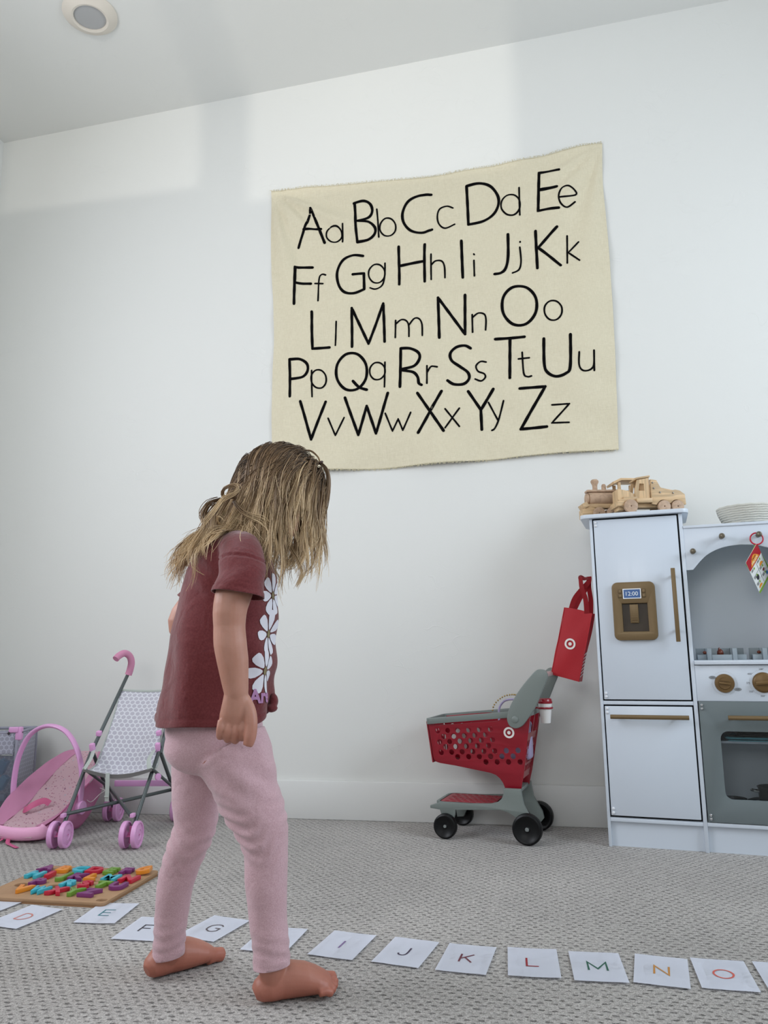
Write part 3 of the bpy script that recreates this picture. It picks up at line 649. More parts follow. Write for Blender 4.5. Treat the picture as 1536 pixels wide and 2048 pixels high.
for s_ in (-1, 1): B().tube(catmull([(s_*.043, -.014, .043), (s_*.058, -.014, .045), (s_*.064, 0, .045), (s_*.058, .014, .045), (s_*.043, .014, .043)], 4), .0026, 8).obj('handle', CHROME, t)
t = thing('toy_baking_sheet', 'dark toy griddle leaning flat above the teal tray in the oven', 'tray', on_kit(.455, .115, .3215), KR)
B().plate(rrect(-.07, -.05, .07, .05, .01), [], .003, Matrix.Translation((0, 0, .0035))).obj('plate', PANB, t)
B().tube([(v[0], v[1], .0085) for v in rrect(-.071, -.051, .071, .051, .011)], .0018, 6, closed=True).obj('rim', PANM, t)

# ------------------------------------------------------------------ wooden vehicles on the fridge
def wood(name, rgb, ax=(1, 14, 14), sc=9, dark=0.72):
    m = bpy.data.materials.new(name); m.use_nodes = True; nt = m.node_tree; p = nt.nodes['Principled BSDF']; L = nt.links.new
    tc = nt.nodes.new('ShaderNodeTexCoord'); mp = nt.nodes.new('ShaderNodeMapping'); mp.inputs['Scale'].default_value = ax; L(tc.outputs['Object'], mp.inputs[0])
    n = nt.nodes.new('ShaderNodeTexNoise'); n.inputs['Scale'].default_value = sc; n.inputs['Detail'].default_value = 3; n.inputs['Distortion'].default_value = 0.4; L(mp.outputs[0], n.inputs[0])
    cr = nt.nodes.new('ShaderNodeValToRGB'); c = lin(rgb); e = cr.color_ramp.elements
    e[0].position = .40; e[0].color = tuple(v*dark for v in c[:3])+(1,); e[1].position = .56; e[1].color = c; L(n.outputs['Fac'], cr.inputs[0]); L(cr.outputs[0], p.inputs['Base Color']); p.inputs['Roughness'].default_value = 0.55
    return m
PINE = wood('pine_wood', (216, 184, 142)); PINEV = wood('pine_upright', (216, 184, 142), (14, 14, 1)); BEECH = wood('beech_wood', (190, 160, 134), (6, 6, 6), 12, .82)
BOLT = mat('steel_bolt', (150, 146, 140), 0.3, metal=0.9)
TT = thing('wooden_tow_truck', 'pale pine toy tow truck with cab, in front of the wooden train', 'toy truck', on_kit(.098, -.002, 1.0127), KR+radians(20))
W_ = .070
def side_plate(b, outline, y0, y1, holes=()): return b.plate(outline, holes, abs(y1-y0), pxz((y0+y1)/2), .0007)
b = B(); side_plate(b, [(-.004, .036), (.05, .036), (.05, .064), (.044, .064), (.03, .072), (.0, .079), (-.004, .079)], .006, W_-.006); b.obj('hood', PINEV, TT)
b = B(); b.box((.0, W_/2, .030), (.022, W_+.008, .016), .001); b.box((.005, W_/2, .018), (.016, W_-.02, .014), .001); b.obj('bumper', PINE, TT)
ARCH = lambda cx, r, n=8: [(cx+r*cos(pi*k/n), .020+r*sin(pi*k/n)) for k in range(n, -1, -1)]
for y0 in (0.0, W_-.008):
    b = B(); side_plate(b, [(-.004, .030)]+ARCH(.030, .0225)+[(.056, .030), (.056, .052), (.012, .052), (.012, .046), (-.004, .044)], y0, y0+.008); b.obj('mudguard', PINE, TT)
cabo = [(.052, .034), (.097, .034), (.097, .114), (.060, .108), (.050, .070)]
for y0 in (0.002, W_-.010):
    b = B(); side_plate(b, cabo, y0, y0+.008, [[(.061, .072), (.081, .072), (.081, .096), (.066, .097)]]); b.obj('cab_side', PINEV, TT)
B().box((.092, W_/2, .074), (.008, W_-.02, .080)).obj('cab_back', PINEV, TT)
B().box((.078, W_/2, .1165), (.046, W_, .006), .001, rot=(0, -.16, 0)).obj('cab_roof', PINE, TT)
B().box((.076, W_/2-.002, .040), (.050, W_+.012, .014), .001).obj('running_board', PINE, TT)
B().box((.10, W_/2, .026), (.20, W_-.03, .012), .001).obj('chassis', PINE, TT)
body = [(.101, .029), (.101, .108), (.119, .105), (.130, .082), (.146, .074), (.162, .070), (.178, .073), (.192, .070), (.207, .058), (.209, .026), (.200, .024)]+[(.180+.021*cos(pi*k/8), .022+.020*sin(pi*k/8)) for k in range(1, 8)]+[(.158, .032)]+[(.137+.021*cos(pi*k/8), .022+.020*sin(pi*k/8)) for k in range(1, 8)]+[(.114, .026)]
for y0 in (-.004, W_-.008):
    o = side_plate(B(), body, y0, y0+.012).obj('body_side', PINE, TT)
    if y0 < 0:
        for x, z in ((.106, .097), (.109, .079), (.128, .065), (.170, .063)):
            B().lathe([(0, .003), (.0022, .0028), (.0032, .001), (.0032, 0), (0, 0)], 12, Matrix.Translation((x, -.0038, z)) @ XZ).obj('bolt', BOLT, o)
B().box((.155, W_/2, .045), (.10, W_-.016, .020)).obj('deck', PINE, TT)
b = B(); side_plate(b, [(.120, .083), (.150, .086), (.186, .078), (.190, .070), (.165, .066), (.145, .074), (.122, .074)], .030, .044); b.obj('boom', PINE, TT)
b = B().cyl((.094, W_/2+.01, .118), (.100, W_/2+.01, .121), .006, seg=12); b.obj('rear_lamp', mat('black_wood', (24, 20, 20), 0.5), TT)
for x, r in ((.030, .0205), (.137, .0185), (.180, .0185)):
    for y in (-.006, W_-.006):
        b = B(); b.plate(circ(x, r+.0002, r, n=32), [circ(x, r, .003, n=10)], .013, pxz(y), .001); b.obj('wheel', BEECH, TT)
TR = thing('wooden_train', 'wooden toy steam engine with turned chimney behind the tow truck', 'toy train', on_kit(-.002, .070, 1.0127), KR+radians(20))
b = B(); b.cyl((.006, .035, .072), (.10, .035, .072), .024, seg=28, bev=.002); b.obj('boiler', BEECH, TR)
B().cyl((-.004, .035, .072), (.006, .035, .072), .020, seg=28, bev=.003).obj('smokebox_door', BEECH, TR)
B().box((.050, .035, .0985), (.105, .034, .008), .003).obj('top_rail', BEECH, TR)
B().lathe([(.0, .0), (.0085, 0), (.0080, .012), (.0090, .020), (.0130, .028), (.0135, .033), (.010, .038), (0, .039)], 20, Matrix.Translation((.030, .035, .1015))).obj('chimney', BEECH, TR)
B().lathe([(0, 0), (.0075, 0), (.0075, .017), (.005, .022), (0, .0235)], 18, Matrix.Translation((.060, .035, .1015))).obj('steam_dome', BEECH, TR)
B().box((.080, .035, .046), (.17, .040, .014), .001).obj('chassis', PINE, TR)
b = B(); side_plate(b, [(-.022, .006), (.018, .006), (.022, .036), (.004, .042), (-.022, .034)], .012, .058); b.obj('cow_catcher', PINE, TR)
B().box((-.012, .035, .048), (.018, .058, .018), .001, rot=(0, -.5, 0)).obj('buffer_beam', PINE, TR)
for x in (.104, .160):
    for y in (.008, .062): B().box((x, y, .088), (.010, .008, .072), .001).obj('cab_post', PINE, TR)
B().box((.128, .035, .058), (.066, .064, .012), .001).obj('cab_floor', PINE, TR)
b = B(); side_plate(b, [(.084, .118), (.110, .130), (.175, .130), (.176, .135), (.108, .136), (.082, .124)], -.004, .074); b.obj('cab_roof', PINE, TR)
for x in (.030, .075, .135):
    for y in (.004, .066):
        B().plate(circ(x, .019, .0188, n=28), [circ(x, .019, .003, n=8)], .011, pxz(y), .001).obj('wheel', BEECH, TR)
t = thing('wooden_peg_figure', 'small wooden figure sitting in the train cab', 'toy figure', on_kit(.118, .125, 1.0127+.0645), KR)
B().cyl((0, 0, 0), (0, 0, .018), .010, .008, 14).obj('torso', PINE, t); B().ball((0, 0, .024), .008, 14).obj('head', PINE, t)

# rope basket on the hood shelf
ROPE = mat('cotton_rope', (206, 204, 194), 0.85, bump=(260, 0.8, 0.002))
t = thing('rope_basket', 'low coiled off-white cotton rope basket on the hood shelf', 'basket', on_kit(.4780, .115, .9594), KR)
for k in range(9):
    f = k/8; r = .066+.022*f+.004*sin(f*3); z = .0045+f*.054
    pts = [(r*cos(a*2*pi/48), r*sin(a*2*pi/48), z+.0008*sin(a*2.1+k)) for a in range(48)]
    B().tube(pts, .0042, 8, closed=True).obj('rope_coil', ROPE, t, angle=180)
b = B()
for k in range(8): r = .062-.0078*k; b.tube([(r*cos(a*2*pi/32), r*sin(a*2*pi/32), .0043) for a in range(32)], .0042, 6, closed=True)
b.obj('base', ROPE, t, kind='stuff')

# ring of picture cards on a peg
RC = thing('recipe_card_ring', 'red ring of colourful toy menu cards hanging from a hood peg', 'card set', on_kit(0, 0, 0), KR)
ring = [(.4800+.0175*cos(a*2*pi/36), -.018, .9045+.0175*sin(a*2*pi/36)) for a in range(36)]
B().tube(ring, .0022, 8, closed=True).obj('ring', mat('red_ring', (190, 26, 52), 0.35), RC)
Wv = Vector((-.037, -.030, -.059)); Lv = Vector((.030, .030, -.0)); 
Wn = Vector((-.0390, -.038, -.0600)); Wl = Wn.length; Wn = Wn.normalized(); Ld = Vector((.030, .088, -.112)); Ld = (Ld-Wn*Ld.dot(Wn)); Ll = .134; Ld.normalize(); Nn = Wn.cross(Ld).normalized()
if Nn.y > 0: Nn = -Nn
def cardM(off, ang=0.0, org=(.4790, -.019, .8905)):
    Mx = Matrix((Wn, Ld, Nn)).transposed().to_4x4()
    return Matrix.Translation(Vector(org)) @ Mx @ Matrix.Translation((0, 0, off)) @ Matrix.Rotation(ang, 4, 'Z')
CMS = {k: mat('card_print_'+k, v, 0.5) for k, v in dict(red=(168, 20, 34), white=(228, 230, 226), orange=(232, 150, 40), green=(132, 176, 52), dark=(44, 46, 52), brown=(112, 40, 40), blue=(40, 110, 170), cream=(240, 226, 180)).items()}
for i in range(3):
    m = CMS['green'] if i else CMS['white']
    B().plate(rrect(0, 0, Wl, Ll, .004), [], .0008, cardM(-.0015*i, .05*i)).obj('card', m, RC)
S_ = .0006
def cprint(m, outline, k=1): return B().plate(outline, [], .0002, cardM(S_+.0002*k)).obj('print', CMS[m], RC)
cprint('red', rrect(0, 0, Wl, .040, .004)); cprint('orange', [(.16*Wl+.68*Wl*t, .036-.026*sin(pi*t)) for t in [i/16 for i in range(17)]], 2)
hand = 1 if Nn.dot(Wn.cross(Ld)) > 0 else -1
for s_, m, yy, sz in (('TACO', 'brown', .020, .0085), ('TRUCK', 'cream', .030, .0125)):
    b = B(); text_mesh(b, s_, sz, .0002, cardM(S_+.0008) @ Matrix.Translation((Wl/2, yy, 0)) @ (Matrix.Rotation(pi, 4, 'X') if hand < 0 else Matrix.Rotation(pi, 4, 'Z') @ Matrix.Scale(1, 4)), offset=.0003)
    b.obj('print', CMS[m], RC)
cprint('dark', [(Wl/2-.0004, .042), (Wl/2+.0004, .042), (Wl/2+.0004, .122), (Wl/2-.0004, .122)])
for yy in (.070, .098): cprint('dark', [(0.003, yy-.0004), (Wl-.003, yy-.0004), (Wl-.003, yy+.0004), (.003, yy+.0004)])
for cx in (.18, .68):
    for cy in (.047, .075, .103):
        cprint('green', rrect(Wl*cx, cy-.003, Wl*cx+.006, cy+.005, .001), 2)
        for q in range(3): cprint('dark', rrect(Wl*cx+.009, cy-.003+.0028*q, Wl*cx+.021, cy-.0020+.0028*q, .0003), 2)
cprint('dark', circ(Wl*.72, .085, .0075, .010, 16), 2); cprint('brown', circ(Wl*.22, .064, .006, .004, 14), 2); cprint('orange', [(Wl*.25+.010*cos(pi*k/12), .066-.010*sin(pi*k/12)+.002) for k in range(13)], 3)
cprint('orange', [(Wl*.76+.010*cos(pi*k/12), .121-.010*sin(pi*k/12)) for k in range(13)], 3); cprint('brown', circ(Wl*.25, .090, .006, .005, 14), 2); cprint('blue', rrect(Wl*.08, .106, Wl*.2, .118, .001), 3)
cprint('green', rrect(0, Ll-.008, Wl, Ll, .002), 2)

# ------------------------------------------------------------------ red bag
RED = mat('red_nonwoven', (172, 2, 24), 0.6, bump=(500, .4, .0008), sheen=.2); LOGOW = mat('logo_white', (236, 232, 228), 0.5); REDP = mat('red_plastic', (142, 3, 30), 0.32, coat=.25)
BG_ = thing('red_gift_bag', 'small red fabric bag with white bullseye hanging on the fridge side', 'bag', (.1265, 2.610, .7105)); BG_.rotation_euler = (0, radians(14.5), radians(-17))
b = B()
hw, hh, dp = .0460, .224, .040
def bag(u, v):
    a = u*4; k = int(a) % 4; f = a-int(a); cx = [(-hw, 0), (hw, 0), (hw, dp), (-hw, dp)]
    p0, p1 = cx[k], cx[(k+1) % 4]; x, y = p0[0]+(p1[0]-p0[0])*f, p0[1]+(p1[1]-p0[1])*f
    z = -v*hh
    if k in (1, 3): x += (-1 if k == 1 else 1)*.010*sin(pi*f)*(1-v)**1.2
    if k in (0, 2): y += (.0045*sin(pi*v)*sin(pi*f)+.0015*sin(9*v+5*f)*sin(pi*f))*(-1 if k == 0 else 1)
    return Vector((x+.002*sin(v*7), y, z+(.003*sin(pi*f) if k == 0 and v < .1 else 0)))
b.grid(bag, 32, 16, closed_u=True)
bot = [v for v in b.bm.verts if abs(v.co.z+hh) < 1e-4]; 
b.box((0, dp/2, -hh+.001), (hw*2-.002, dp-.002, .002))
b.obj('bag_body', RED, BG_, angle=50)
REDD = mat('red_binding', (176, 8, 26), 0.6)
for x in (-hw, hw): B().tube([(x, 0, 0), (x+.001, -.001, -hh/2), (x, 0, -hh)], .0016, 6).obj('seam', REDD, BG_)
b = B(); b.plate(circ(-.003, -.112, .0178, n=32), [circ(-.003, -.112, .0118, n=32)], .0006, pxz(-.0065)); b.plate(circ(-.003, -.112, .0056, n=24), [], .0006, pxz(-.0065)); b.obj('bullseye_emblem', LOGOW, BG_)
b = B()
for k in range(7):
    z = -.135-.012*k
    q = [(hw+.001, .004, z), (hw+.001, .034, z+.010), (hw+.001, .034, z+.006), (hw+.001, .004, z-.004)]
    b.bm.faces.new([b.bm.verts.new(p_) for p_ in q])
b.obj('stripe_print', LOGOW, BG_)
def strap(b, pts, w, t=.0012, tw=None):
    P = catmull(pts, 6); n = len(P); V = []
    for i in range(n):
        T = (P[min(n-1, i+1)]-P[max(0, i-1)]).normalized(); a = (tw[0]+(tw[1]-tw[0])*i/(n-1)) if tw else 0
        s1 = T.cross(Vector((0, 1, 0))).normalized(); s2 = T.cross(s1); d = s1*cos(a)+s2*sin(a); V.append((b.bm.verts.new(P[i]+d*w/2), b.bm.verts.new(P[i]-d*w/2)))
    for i in range(n-1): b.bm.faces.new((V[i][0], V[i][1], V[i+1][1], V[i+1][0]))
b = B()
strap(b, [(-.024, .000, -.004), (-.018, -.002, .035), (.000, .0, .072), (.014, .006, .098), (.010, .012, .112)], .016, tw=(0, .5)); strap(b, [(.030, .0, -.004), (.018, -.004, .040), (.0, -.006, .072), (-.010, -.004, .098), (-.014, .0, .108), (-.002, .006, .106), (.008, .010, .110)], .017, tw=(0, -.9))
strap(b, [(-.022, .036, -.004), (-.010, .034, .04), (.006, .026, .078), (.012, .018, .105), (.010, .014, .116)], .015); strap(b, [(.034, .036, -.004), (.026, .034, .04), (.014, .026, .08), (.010, .018, .112)], .015, tw=(.3, 0))
b.solidify(.0012)
b.obj('handles', RED, BG_, angle=60)
# ------------------------------------------------------------------ toy shopping cart
GRY = mat('grey_green_plastic', (118, 126, 122), 0.42); BLK = mat('black_plastic', (9, 10, 12), 0.4, spec=.3); HUB = mat('hub_grey', (126, 130, 128), 0.4)
CART = thing('toy_shopping_cart', 'red and grey plastic toy shopping cart with bullseye emblem against the wall', 'toy cart', (-.196, 2.550, 0), radians(-10))
CWD = .190
def shear(side):   # plate xy -> x, z ; y leans inwards going down
    k = .10
    if side == 0: return Matrix(((1, 0, 0, 0), (0, -k, -1, .004+.38*k), (0, 1, 0, 0), (0, 0, 0, 1)))
    return Matrix(((1, 0, 0, 0), (0, k, -1, CWD-.004-.38*k), (0, 1, 0, 0), (0, 0, 0, 1)))
so_ = [(-.181, .362), (-.169, .243), (-.166, .236), (-.158, .230), (-.146, .227), (-.096, .221), (.019, .203), (.036, .197), (.048, .187), (.057, .174), (.062, .160), (.064, .152), (.112, .152), (.117, .175), (.123, .198), (.145, .322), (.157, .392)]
HX = [(r, y0, ys) for r, y0, ys in ()]
rows = [([180, 252, 323, 400, 475, 552], 1170, 1148), ([221, 292, 368, 442, 516], 1212, 1190), ([190, 262, 335, 410, 485, 563], 1255, 1225), ([232, 303, 378, 455, 533], 1290, 1270), ([198, 272, 347, 421, 498, 573, 651, 730], 1333, 1298), ([313, 390, 465, 543, 619, 695], 1362, 1342), ([508, 585, 662, 740], 1392, 1382)]
holes = []
for xs, ya, yb in rows:
    for i, cx in enumerate(xs):
        cy = ya+(yb-ya)*i/(len(xs)-1); holes.append(circ(-.116+(cx-252)*.000474, .331-(cy-1165)*.00042, 0.0088, .0092, 16))
slot = [(-.158, .346), (.050, .364), (.062, .370), (.066, .378), (.058, .381), (-.150, .358), (-.158, .354)]
for s in (0, 1):
    B().plate(so_, [slot]+holes, .0035, shear(s), .0005).obj('basket_side', REDP, CART)
    for (cx, cz) in ((.0855, .329),):
        if s == 0:
            e = B(); Mm = shear(0) @ Matrix.Translation((0, 0, .0022)); e.plate(circ(cx, cz, .0172, n=32), [circ(cx, cz, .0112, n=32)], .0006, Mm); e.plate(circ(cx, cz, .0055, n=20), [], .0006, Mm); e.obj('bullseye_emblem', LOGOW, CART)
# front panel, rear panel, floor
fh = [circ(x, z, .0076, .0084, 12) for j, z in enumerate((.03, .052, .074, .096)) for x in ((-.05, -.025, 0, .025, .05) if j % 2 else (-.062, -.0375, -.0125, .0125, .0375, .062))]
Fm = Matrix.Translation((-.172, CWD/2, .228)) @ Matrix(((0, -.11, 1, 0), (1, 0, 0, 0), (0, 1, 0, 0), (0, 0, 0, 1)))
B().plate([(-.078, 0), (.078, 0), (.0895, .130), (-.0895, .130)], fh, .0035, Fm).obj('basket_front', REDP, CART)
rh = [rrect(-.072, .140, -.006, .196, .006), rrect(.006, .140, .072, .196, .006)]+[rrect(x-.007, z-.010, x+.007, z+.010, .004) for z in (.030, .056, .082, .108) for x in (-.055, -.033, -.011, .011, .033, .055)]
Rm = Matrix.Translation((.114, CWD/2, .185)) @ Matrix(((0, .195, 1, 0), (1, 0, 0, 0), (0, 1, 0, 0), (0, 0, 0, 1)))
B().plate([(-.074, 0), (.074, 0), (.0885, .205), (-.0885, .205)], rh, .0035, Rm).obj('basket_rear', REDP, CART)
b = B(); b.grid(lambda u, v: Vector((-.168+.22*u, .020+.15*v, .231-.028*u)), 8, 2); b.solidify(.003); b.obj('basket_floor', REDP, CART)
# grey rim
Zs = Matrix(((1, 0, 0, 0), (0, 1, 0, 0), (.095, 0, 1, .3765), (0, 0, 0, 1)))
B().plate(rrect(-.188, -.002, .160, CWD+.002, .018), [rrect(-.181, .005, .153, CWD-.005, .014)], .019, Zs, .0012).obj('rim', GRY, CART)
ap = catmull([(.0890, .372, 0), (.096, .354, 0), (.112, .3475, 0), (.130, .354, 0), (.146, .372, 0), (.176, .414, 0), (.202, .470, 0), (.2165, .503, 0), (.212, .518, 0), (.198, .5225, 0), (.184, .518, 0), (.160, .494, 0), (.132, .461, 0), (.108, .425, 0), (.094, .395, 0)], 3, True)
ap = [(v.x, v.y) for v in ap]
for y, nm in ((-.011, 0), (CWD+.011, 1)):
    o = B().plate(ap, [], .015, pxz(y), .003).obj('handle_arm', GRY, CART)
    if nm == 0: B().lathe([(0, .003), (.008, .003), (.0105, .0015), (.0105, 0), (0, 0)], 24, Matrix.Translation((.112, y-.0075, .372)) @ XZ).obj('pivot_cap', GRY, o)
B().cyl((.205, -.008, .508), (.205, CWD+.008, .508), .0085, seg=20).obj('push_bar', mat('pale_grip', (176, 156, 154), .4), CART)
lo = [(.063, .158), (.114, .158), (.116, .138), (.121, .112), (.132, .092), (.148, .066), (.152, .046), (.140, .032), (.124, .036), (.112, .056), (.095, .078), (.074, .090), (.052, .096), (-.099, .088), (-.102, .070), (-.118, .036), (-.138, .034), (-.143, .070), (-.148, .086), (-.180, .089), (-.180, .094), (-.148, .105), (-.051, .106), (.020, .110), (.042, .116), (.055, .127), (.061, .140)]
for y in (.014, CWD-.014): B().plate(lo, [], .014, pxz(y), .0018).obj('lower_frame', GRY, CART)
th = [circ(x+(.011 if j % 2 else 0), y, .0080, .0052, 12) for j, y in enumerate((-.06, -.04, -.02, 0, .02, .04, .06)) for x in [-.070+.022*i for i in range(7)]]
B().plate(rrect(-.094, -.076, .090, .076, .016), th, .003, Matrix.Translation((-.062, CWD/2, .1065))).obj('tray', mat('red_tray', (164, 44, 58), .4), CART)
B().plate(rrect(-.104, -.080, .100, .080, .022), [rrect(-.091, -.073, .086, .073, .014)], .008, Matrix.Translation((-.062, CWD/2, .104)), .001).obj('tray_frame', GRY, CART)
B().box((.089, CWD/2, .150), (.040, CWD-.03, .012), .002).obj('cross_bar', GRY, CART)
def wheel(x, y, r, w):
    o = B(); o.lathe([(0, .3*w), (r*.16, .3*w), (r*.2, .22*w), (r*.62, .28*w), (r*.72, .42*w), (r*.86, .5*w), (r*.97, .4*w), (r, .2*w), (r, -.3*w), (r*.9, -.5*w), (0, -.5*w)], 48, Matrix.Translation((x, y, r+.0005)) @ XZ)
    q = o.obj('wheel', BLK, CART); B().lathe([(0, .4*w), (r*.10, .4*w), (r*.14, .3*w), (r*.14, .2*w), (0, .2*w)], 20, Matrix.Translation((x, y, r+.0005)) @ XZ).obj('hub', HUB, q)
for y, s in ((-.008, 1), (CWD+.008, -1)): wheel(.134, y, .0460, .026); wheel(-.128, y+.003*s, .0378, .022)
# cup holder and cup
b = B(); b.tube([(.195+.0228*cos(a*2*pi/28), .055+.0228*sin(a*2*pi/28), .4035) for a in range(28)], (.0030, .0022), 8, closed=True, ref=(0, 0, 1)); b.box((.166, .055, .4035), (.020, .012, .005), .001)
b.obj('cup_holder', REDP, CART)
def on_cart(x, y, z): return CART.location+Euler(CART.rotation_euler).to_matrix() @ Vector((x, y, z))
t = thing('toy_coffee_cup', 'white toy takeaway cup with red lid in the cart cup holder', 'cup', on_cart(.195, .055, .357))
B().lathe([(0, 0), (.0145, 0), (.0150, .002), (.0200, .046), (.0212, .058), (.0212, .062), (0, .062)], 32).obj('cup', mat('white_cup', (226, 224, 222), .35), t)
B().lathe([(.0, .0605), (.0228, .0605), (.0232, .066), (.0215, .068), (.0205, .074), (.0185, .0755), (0, .0745)], 32).obj('lid', REDP, t)
# things in the basket
LAV = mat('lavender_plastic', (168, 158, 190), .45)
t = thing('toy_handbag', 'lavender toy handbag with arched handle inside the red cart', 'bag', on_cart(.085, .095, .2365), radians(-10))
b = B(); b.box((0, 0, .062), (.110, .055, .120), .012, seg=3); b.obj('bag_body', LAV, t)
B().tube(catmull([(-.050, 0, .118), (-.048, 0, .160), (-.030, 0, .184), (0, 0, .190), (.028, 0, .184), (.046, 0, .160), (.048, 0, .118)], 6), (.005, .0036), 8, ref=(0, 1, 0)).obj('handle', LAV, t)
b = B(); pts = catmull([(-.066, -.030, .130), (-.060, -.026, .170), (-.034, -.010, .197), (.000, -.002, .205), (.020, .004, .196), (.026, .010, .170)], 9)
for v in pts[::2]: b.ball(v, .0030, 8)
b.obj('bead_necklace', mat('gold_bead', (176, 150, 96), .35, metal=.6), label='string of gold beads draped over the lavender handbag', cat='necklace', loc=t.location+Vector((0, 0, .0)), rot=(0, 0, radians(-10)))

# ------------------------------------------------------------------ honeycomb fabric
def honey(name, scale, c1, c2, alpha=None, axes='XZ'):
    m = bpy.data.materials.new(name); m.use_nodes = True; nt = m.node_tree; p = nt.nodes['Principled BSDF']; L = nt.links.new; p.inputs['Roughness'].default_value = .75; p.inputs['Sheen Weight'].default_value = .3
    tc = nt.nodes.new('ShaderNodeTexCoord'); sp = nt.nodes.new('ShaderNodeSeparateXYZ'); L(tc.outputs['UV'], sp.inputs[0])
    def M_(op, a, b=None, c=None):
        n = nt.nodes.new('ShaderNodeMath'); n.operation = op
        for i, v in enumerate((a, b, c)):
            if v is None: continue
            if isinstance(v, (int, float)): n.inputs[i].default_value = v
            else: L(v, n.inputs[i])
        return n.outputs[0]
    x = M_('MULTIPLY', sp.outputs[0], scale); y = M_('MULTIPLY', sp.outputs[1], scale)
    def lat(ox, oy):
        ax = M_('ABSOLUTE', M_('SUBTRACT', M_('FLOORED_MODULO', M_('ADD', x, ox), 1.0), .5)); ay = M_('ABSOLUTE', M_('SUBTRACT', M_('FLOORED_MODULO', M_('ADD', y, oy), 1.732), .866))
        return M_('MAXIMUM', ax, M_('ADD', M_('MULTIPLY', ax, .5), M_('MULTIPLY', ay, .866)))
    h = M_('MINIMUM', lat(0, 0), lat(.5, .866))
    r = nt.nodes.new('ShaderNodeMapRange'); r.inputs[1].default_value = .36; r.inputs[2].default_value = .42; L(h, r.inputs[0])
    w = nt.nodes.new('ShaderNodeTexWave'); w.inputs['Scale'].default_value = scale*1.6; w.inputs['Distortion'].default_value = .5; L(tc.outputs['UV'], w.inputs[0])
    mm = nt.nodes.new('ShaderNodeMix'); mm.data_type = 'RGBA'; L(M_('MULTIPLY', w.outputs['Fac'], .30), mm.inputs[0]); mm.inputs[6].default_value = lin(c1); mm.inputs[7].default_value = lin(c2)
    mx = nt.nodes.new('ShaderNodeMix'); mx.data_type = 'RGBA'; L(r.outputs[0], mx.inputs[0]); L(mm.outputs[2], mx.inputs[6]); mx.inputs[7].default_value = lin(c2); L(mx.outputs[2], p.inputs['Base Color'])
    n = nt.nodes.new('ShaderNodeTexNoise'); n.inputs['Scale'].default_value = 25; L(tc.outputs['UV'], n.inputs[0]); b = nt.nodes.new('ShaderNodeBump'); b.inputs['Strength'].default_value = .3; b.inputs['Distance'].default_value = .004; L(n.outputs['Fac'], b.inputs['Height']); L(b.outputs[0], p.inputs['Normal'])
    return m
def uv_sheet(name, fn, nu, nv, uvfn, m, parent, thick=.0012, label=None):
    b = B(); b.grid(fn, nu, nv); me = b.mesh(name, m, 180)
    uv = me.uv_layers.new(name='UVMap'); vc = [uvfn(v.co) for v in me.vertices]
    for l in me.loops: uv.data[l.index].uv = vc[l.vertex_index]
    o = bpy.data.objects.new(name, me); COL.objects.link(o); o.parent = parent; md = o.modifiers.new('thick', 'SOLIDIFY'); md.thickness = thick
    return tag(o, label)
HON = honey('honeycomb_fabric', 1/.0180, (176, 172, 184), (216, 216, 222)); SAGE = mat('sage_webbing', (180, 186, 180), .7, bump=(400, .4, .001)); TUBE = mat('grey_steel_tube', (84, 90, 90), .4, metal=.3)
PNK = mat('lilac_pink_plastic', (224, 164, 212), .38); PNKD = mat('rose_foam', (206, 138, 168), .7); PNKI = mat('deep_pink_plastic', (200, 104, 156), .45)
ST = thing('doll_stroller', 'doll umbrella stroller with grey honeycomb seat and lilac pink wheels', 'doll stroller', (-1.358, 2.297, 0), radians(8.2))
def swheel(x, y):
    for sx, xx in ((-1, x-.0175), (1, x+.0175)):
        Mx = Matrix.Translation((xx, y, .0402)) @ Matrix.Rotation(pi/2*sx, 4, 'Y')
        o = B(); o.lathe([(0, .0075), (.004, .0085), (.0045, .0065), (.013, .0065), (.015, .0085), (.024, .008), (.028, .0055), (.032, .0055), (.0335, .0085), (.038, .0085), (.040, .006), (.040, -.006), (.036, -.0075), (.034, -.002), (.012, -.002), (.008, -.008), (0, -.008)], 40, Mx)
        q = o.obj('wheel', PNK, ST)
        d = B()
        for k in range(8): a = k*pi/4; d.cyl((xx+sx*.0052, y+.030*cos(a), .0402+.030*sin(a)), (xx+sx*.0060, y+.030*cos(a), .0402+.030*sin(a)), .0013, seg=8)
        d.cyl((xx+sx*.0080, y, .0402), (xx+sx*.0090, y, .0402), .0022, seg=10); d.obj('rivet_holes', PNKI, q)
    B().cyl((x-.016, y, .0402), (x+.016, y, .0402), .007, seg=14).obj('axle', PNKI, ST)
    b = B(); b.box((x, y, .0402), (.012, .050, .003)); b.box((x, y, .0402), (.012, .003, .050)); b.obj('spokes', PNKI, ST)
for x, y in ((-.133, 0), (.0925, 0), (-.121, .385), (.122, .385)): swheel(x, y)
JL, JR = Vector((-.119, .17, .272)), Vector((.113, .17, .272))
def bar(a, b_, r=.0062): return B().cyl(a, b_, r, seg=14, bev=.001).obj('frame_tube', TUBE, ST)
bar((-.131, .004, .050), JL); bar((.0935, .004, .050), JR)
bar(JL, (-.120, .382, .050)); bar(JR, (.121, .382, .050))
TLp, TRp = Vector((-.083, .305, .470)), Vector((.078, .305, .470))
bar(JL+Vector((-.004, 0, -.012)), (-.068, .332, .520)); bar(JR+Vector((.004, 0, -.012)), (.112, .332, .520))
bar((-.138, .020, .0945), (.121, .345, .118), .0058); bar((.080, .020, .0935), (-.119, .330, .125), .0058)
bar((-.105, .09, .222), (-.119, .330, .125), .005); bar((.118, .09, .222), (.121, .330, .118), .005)
B().box((0, .352, .135), (.215, .010, .020), .002).obj('fold_bar', PNK, ST)
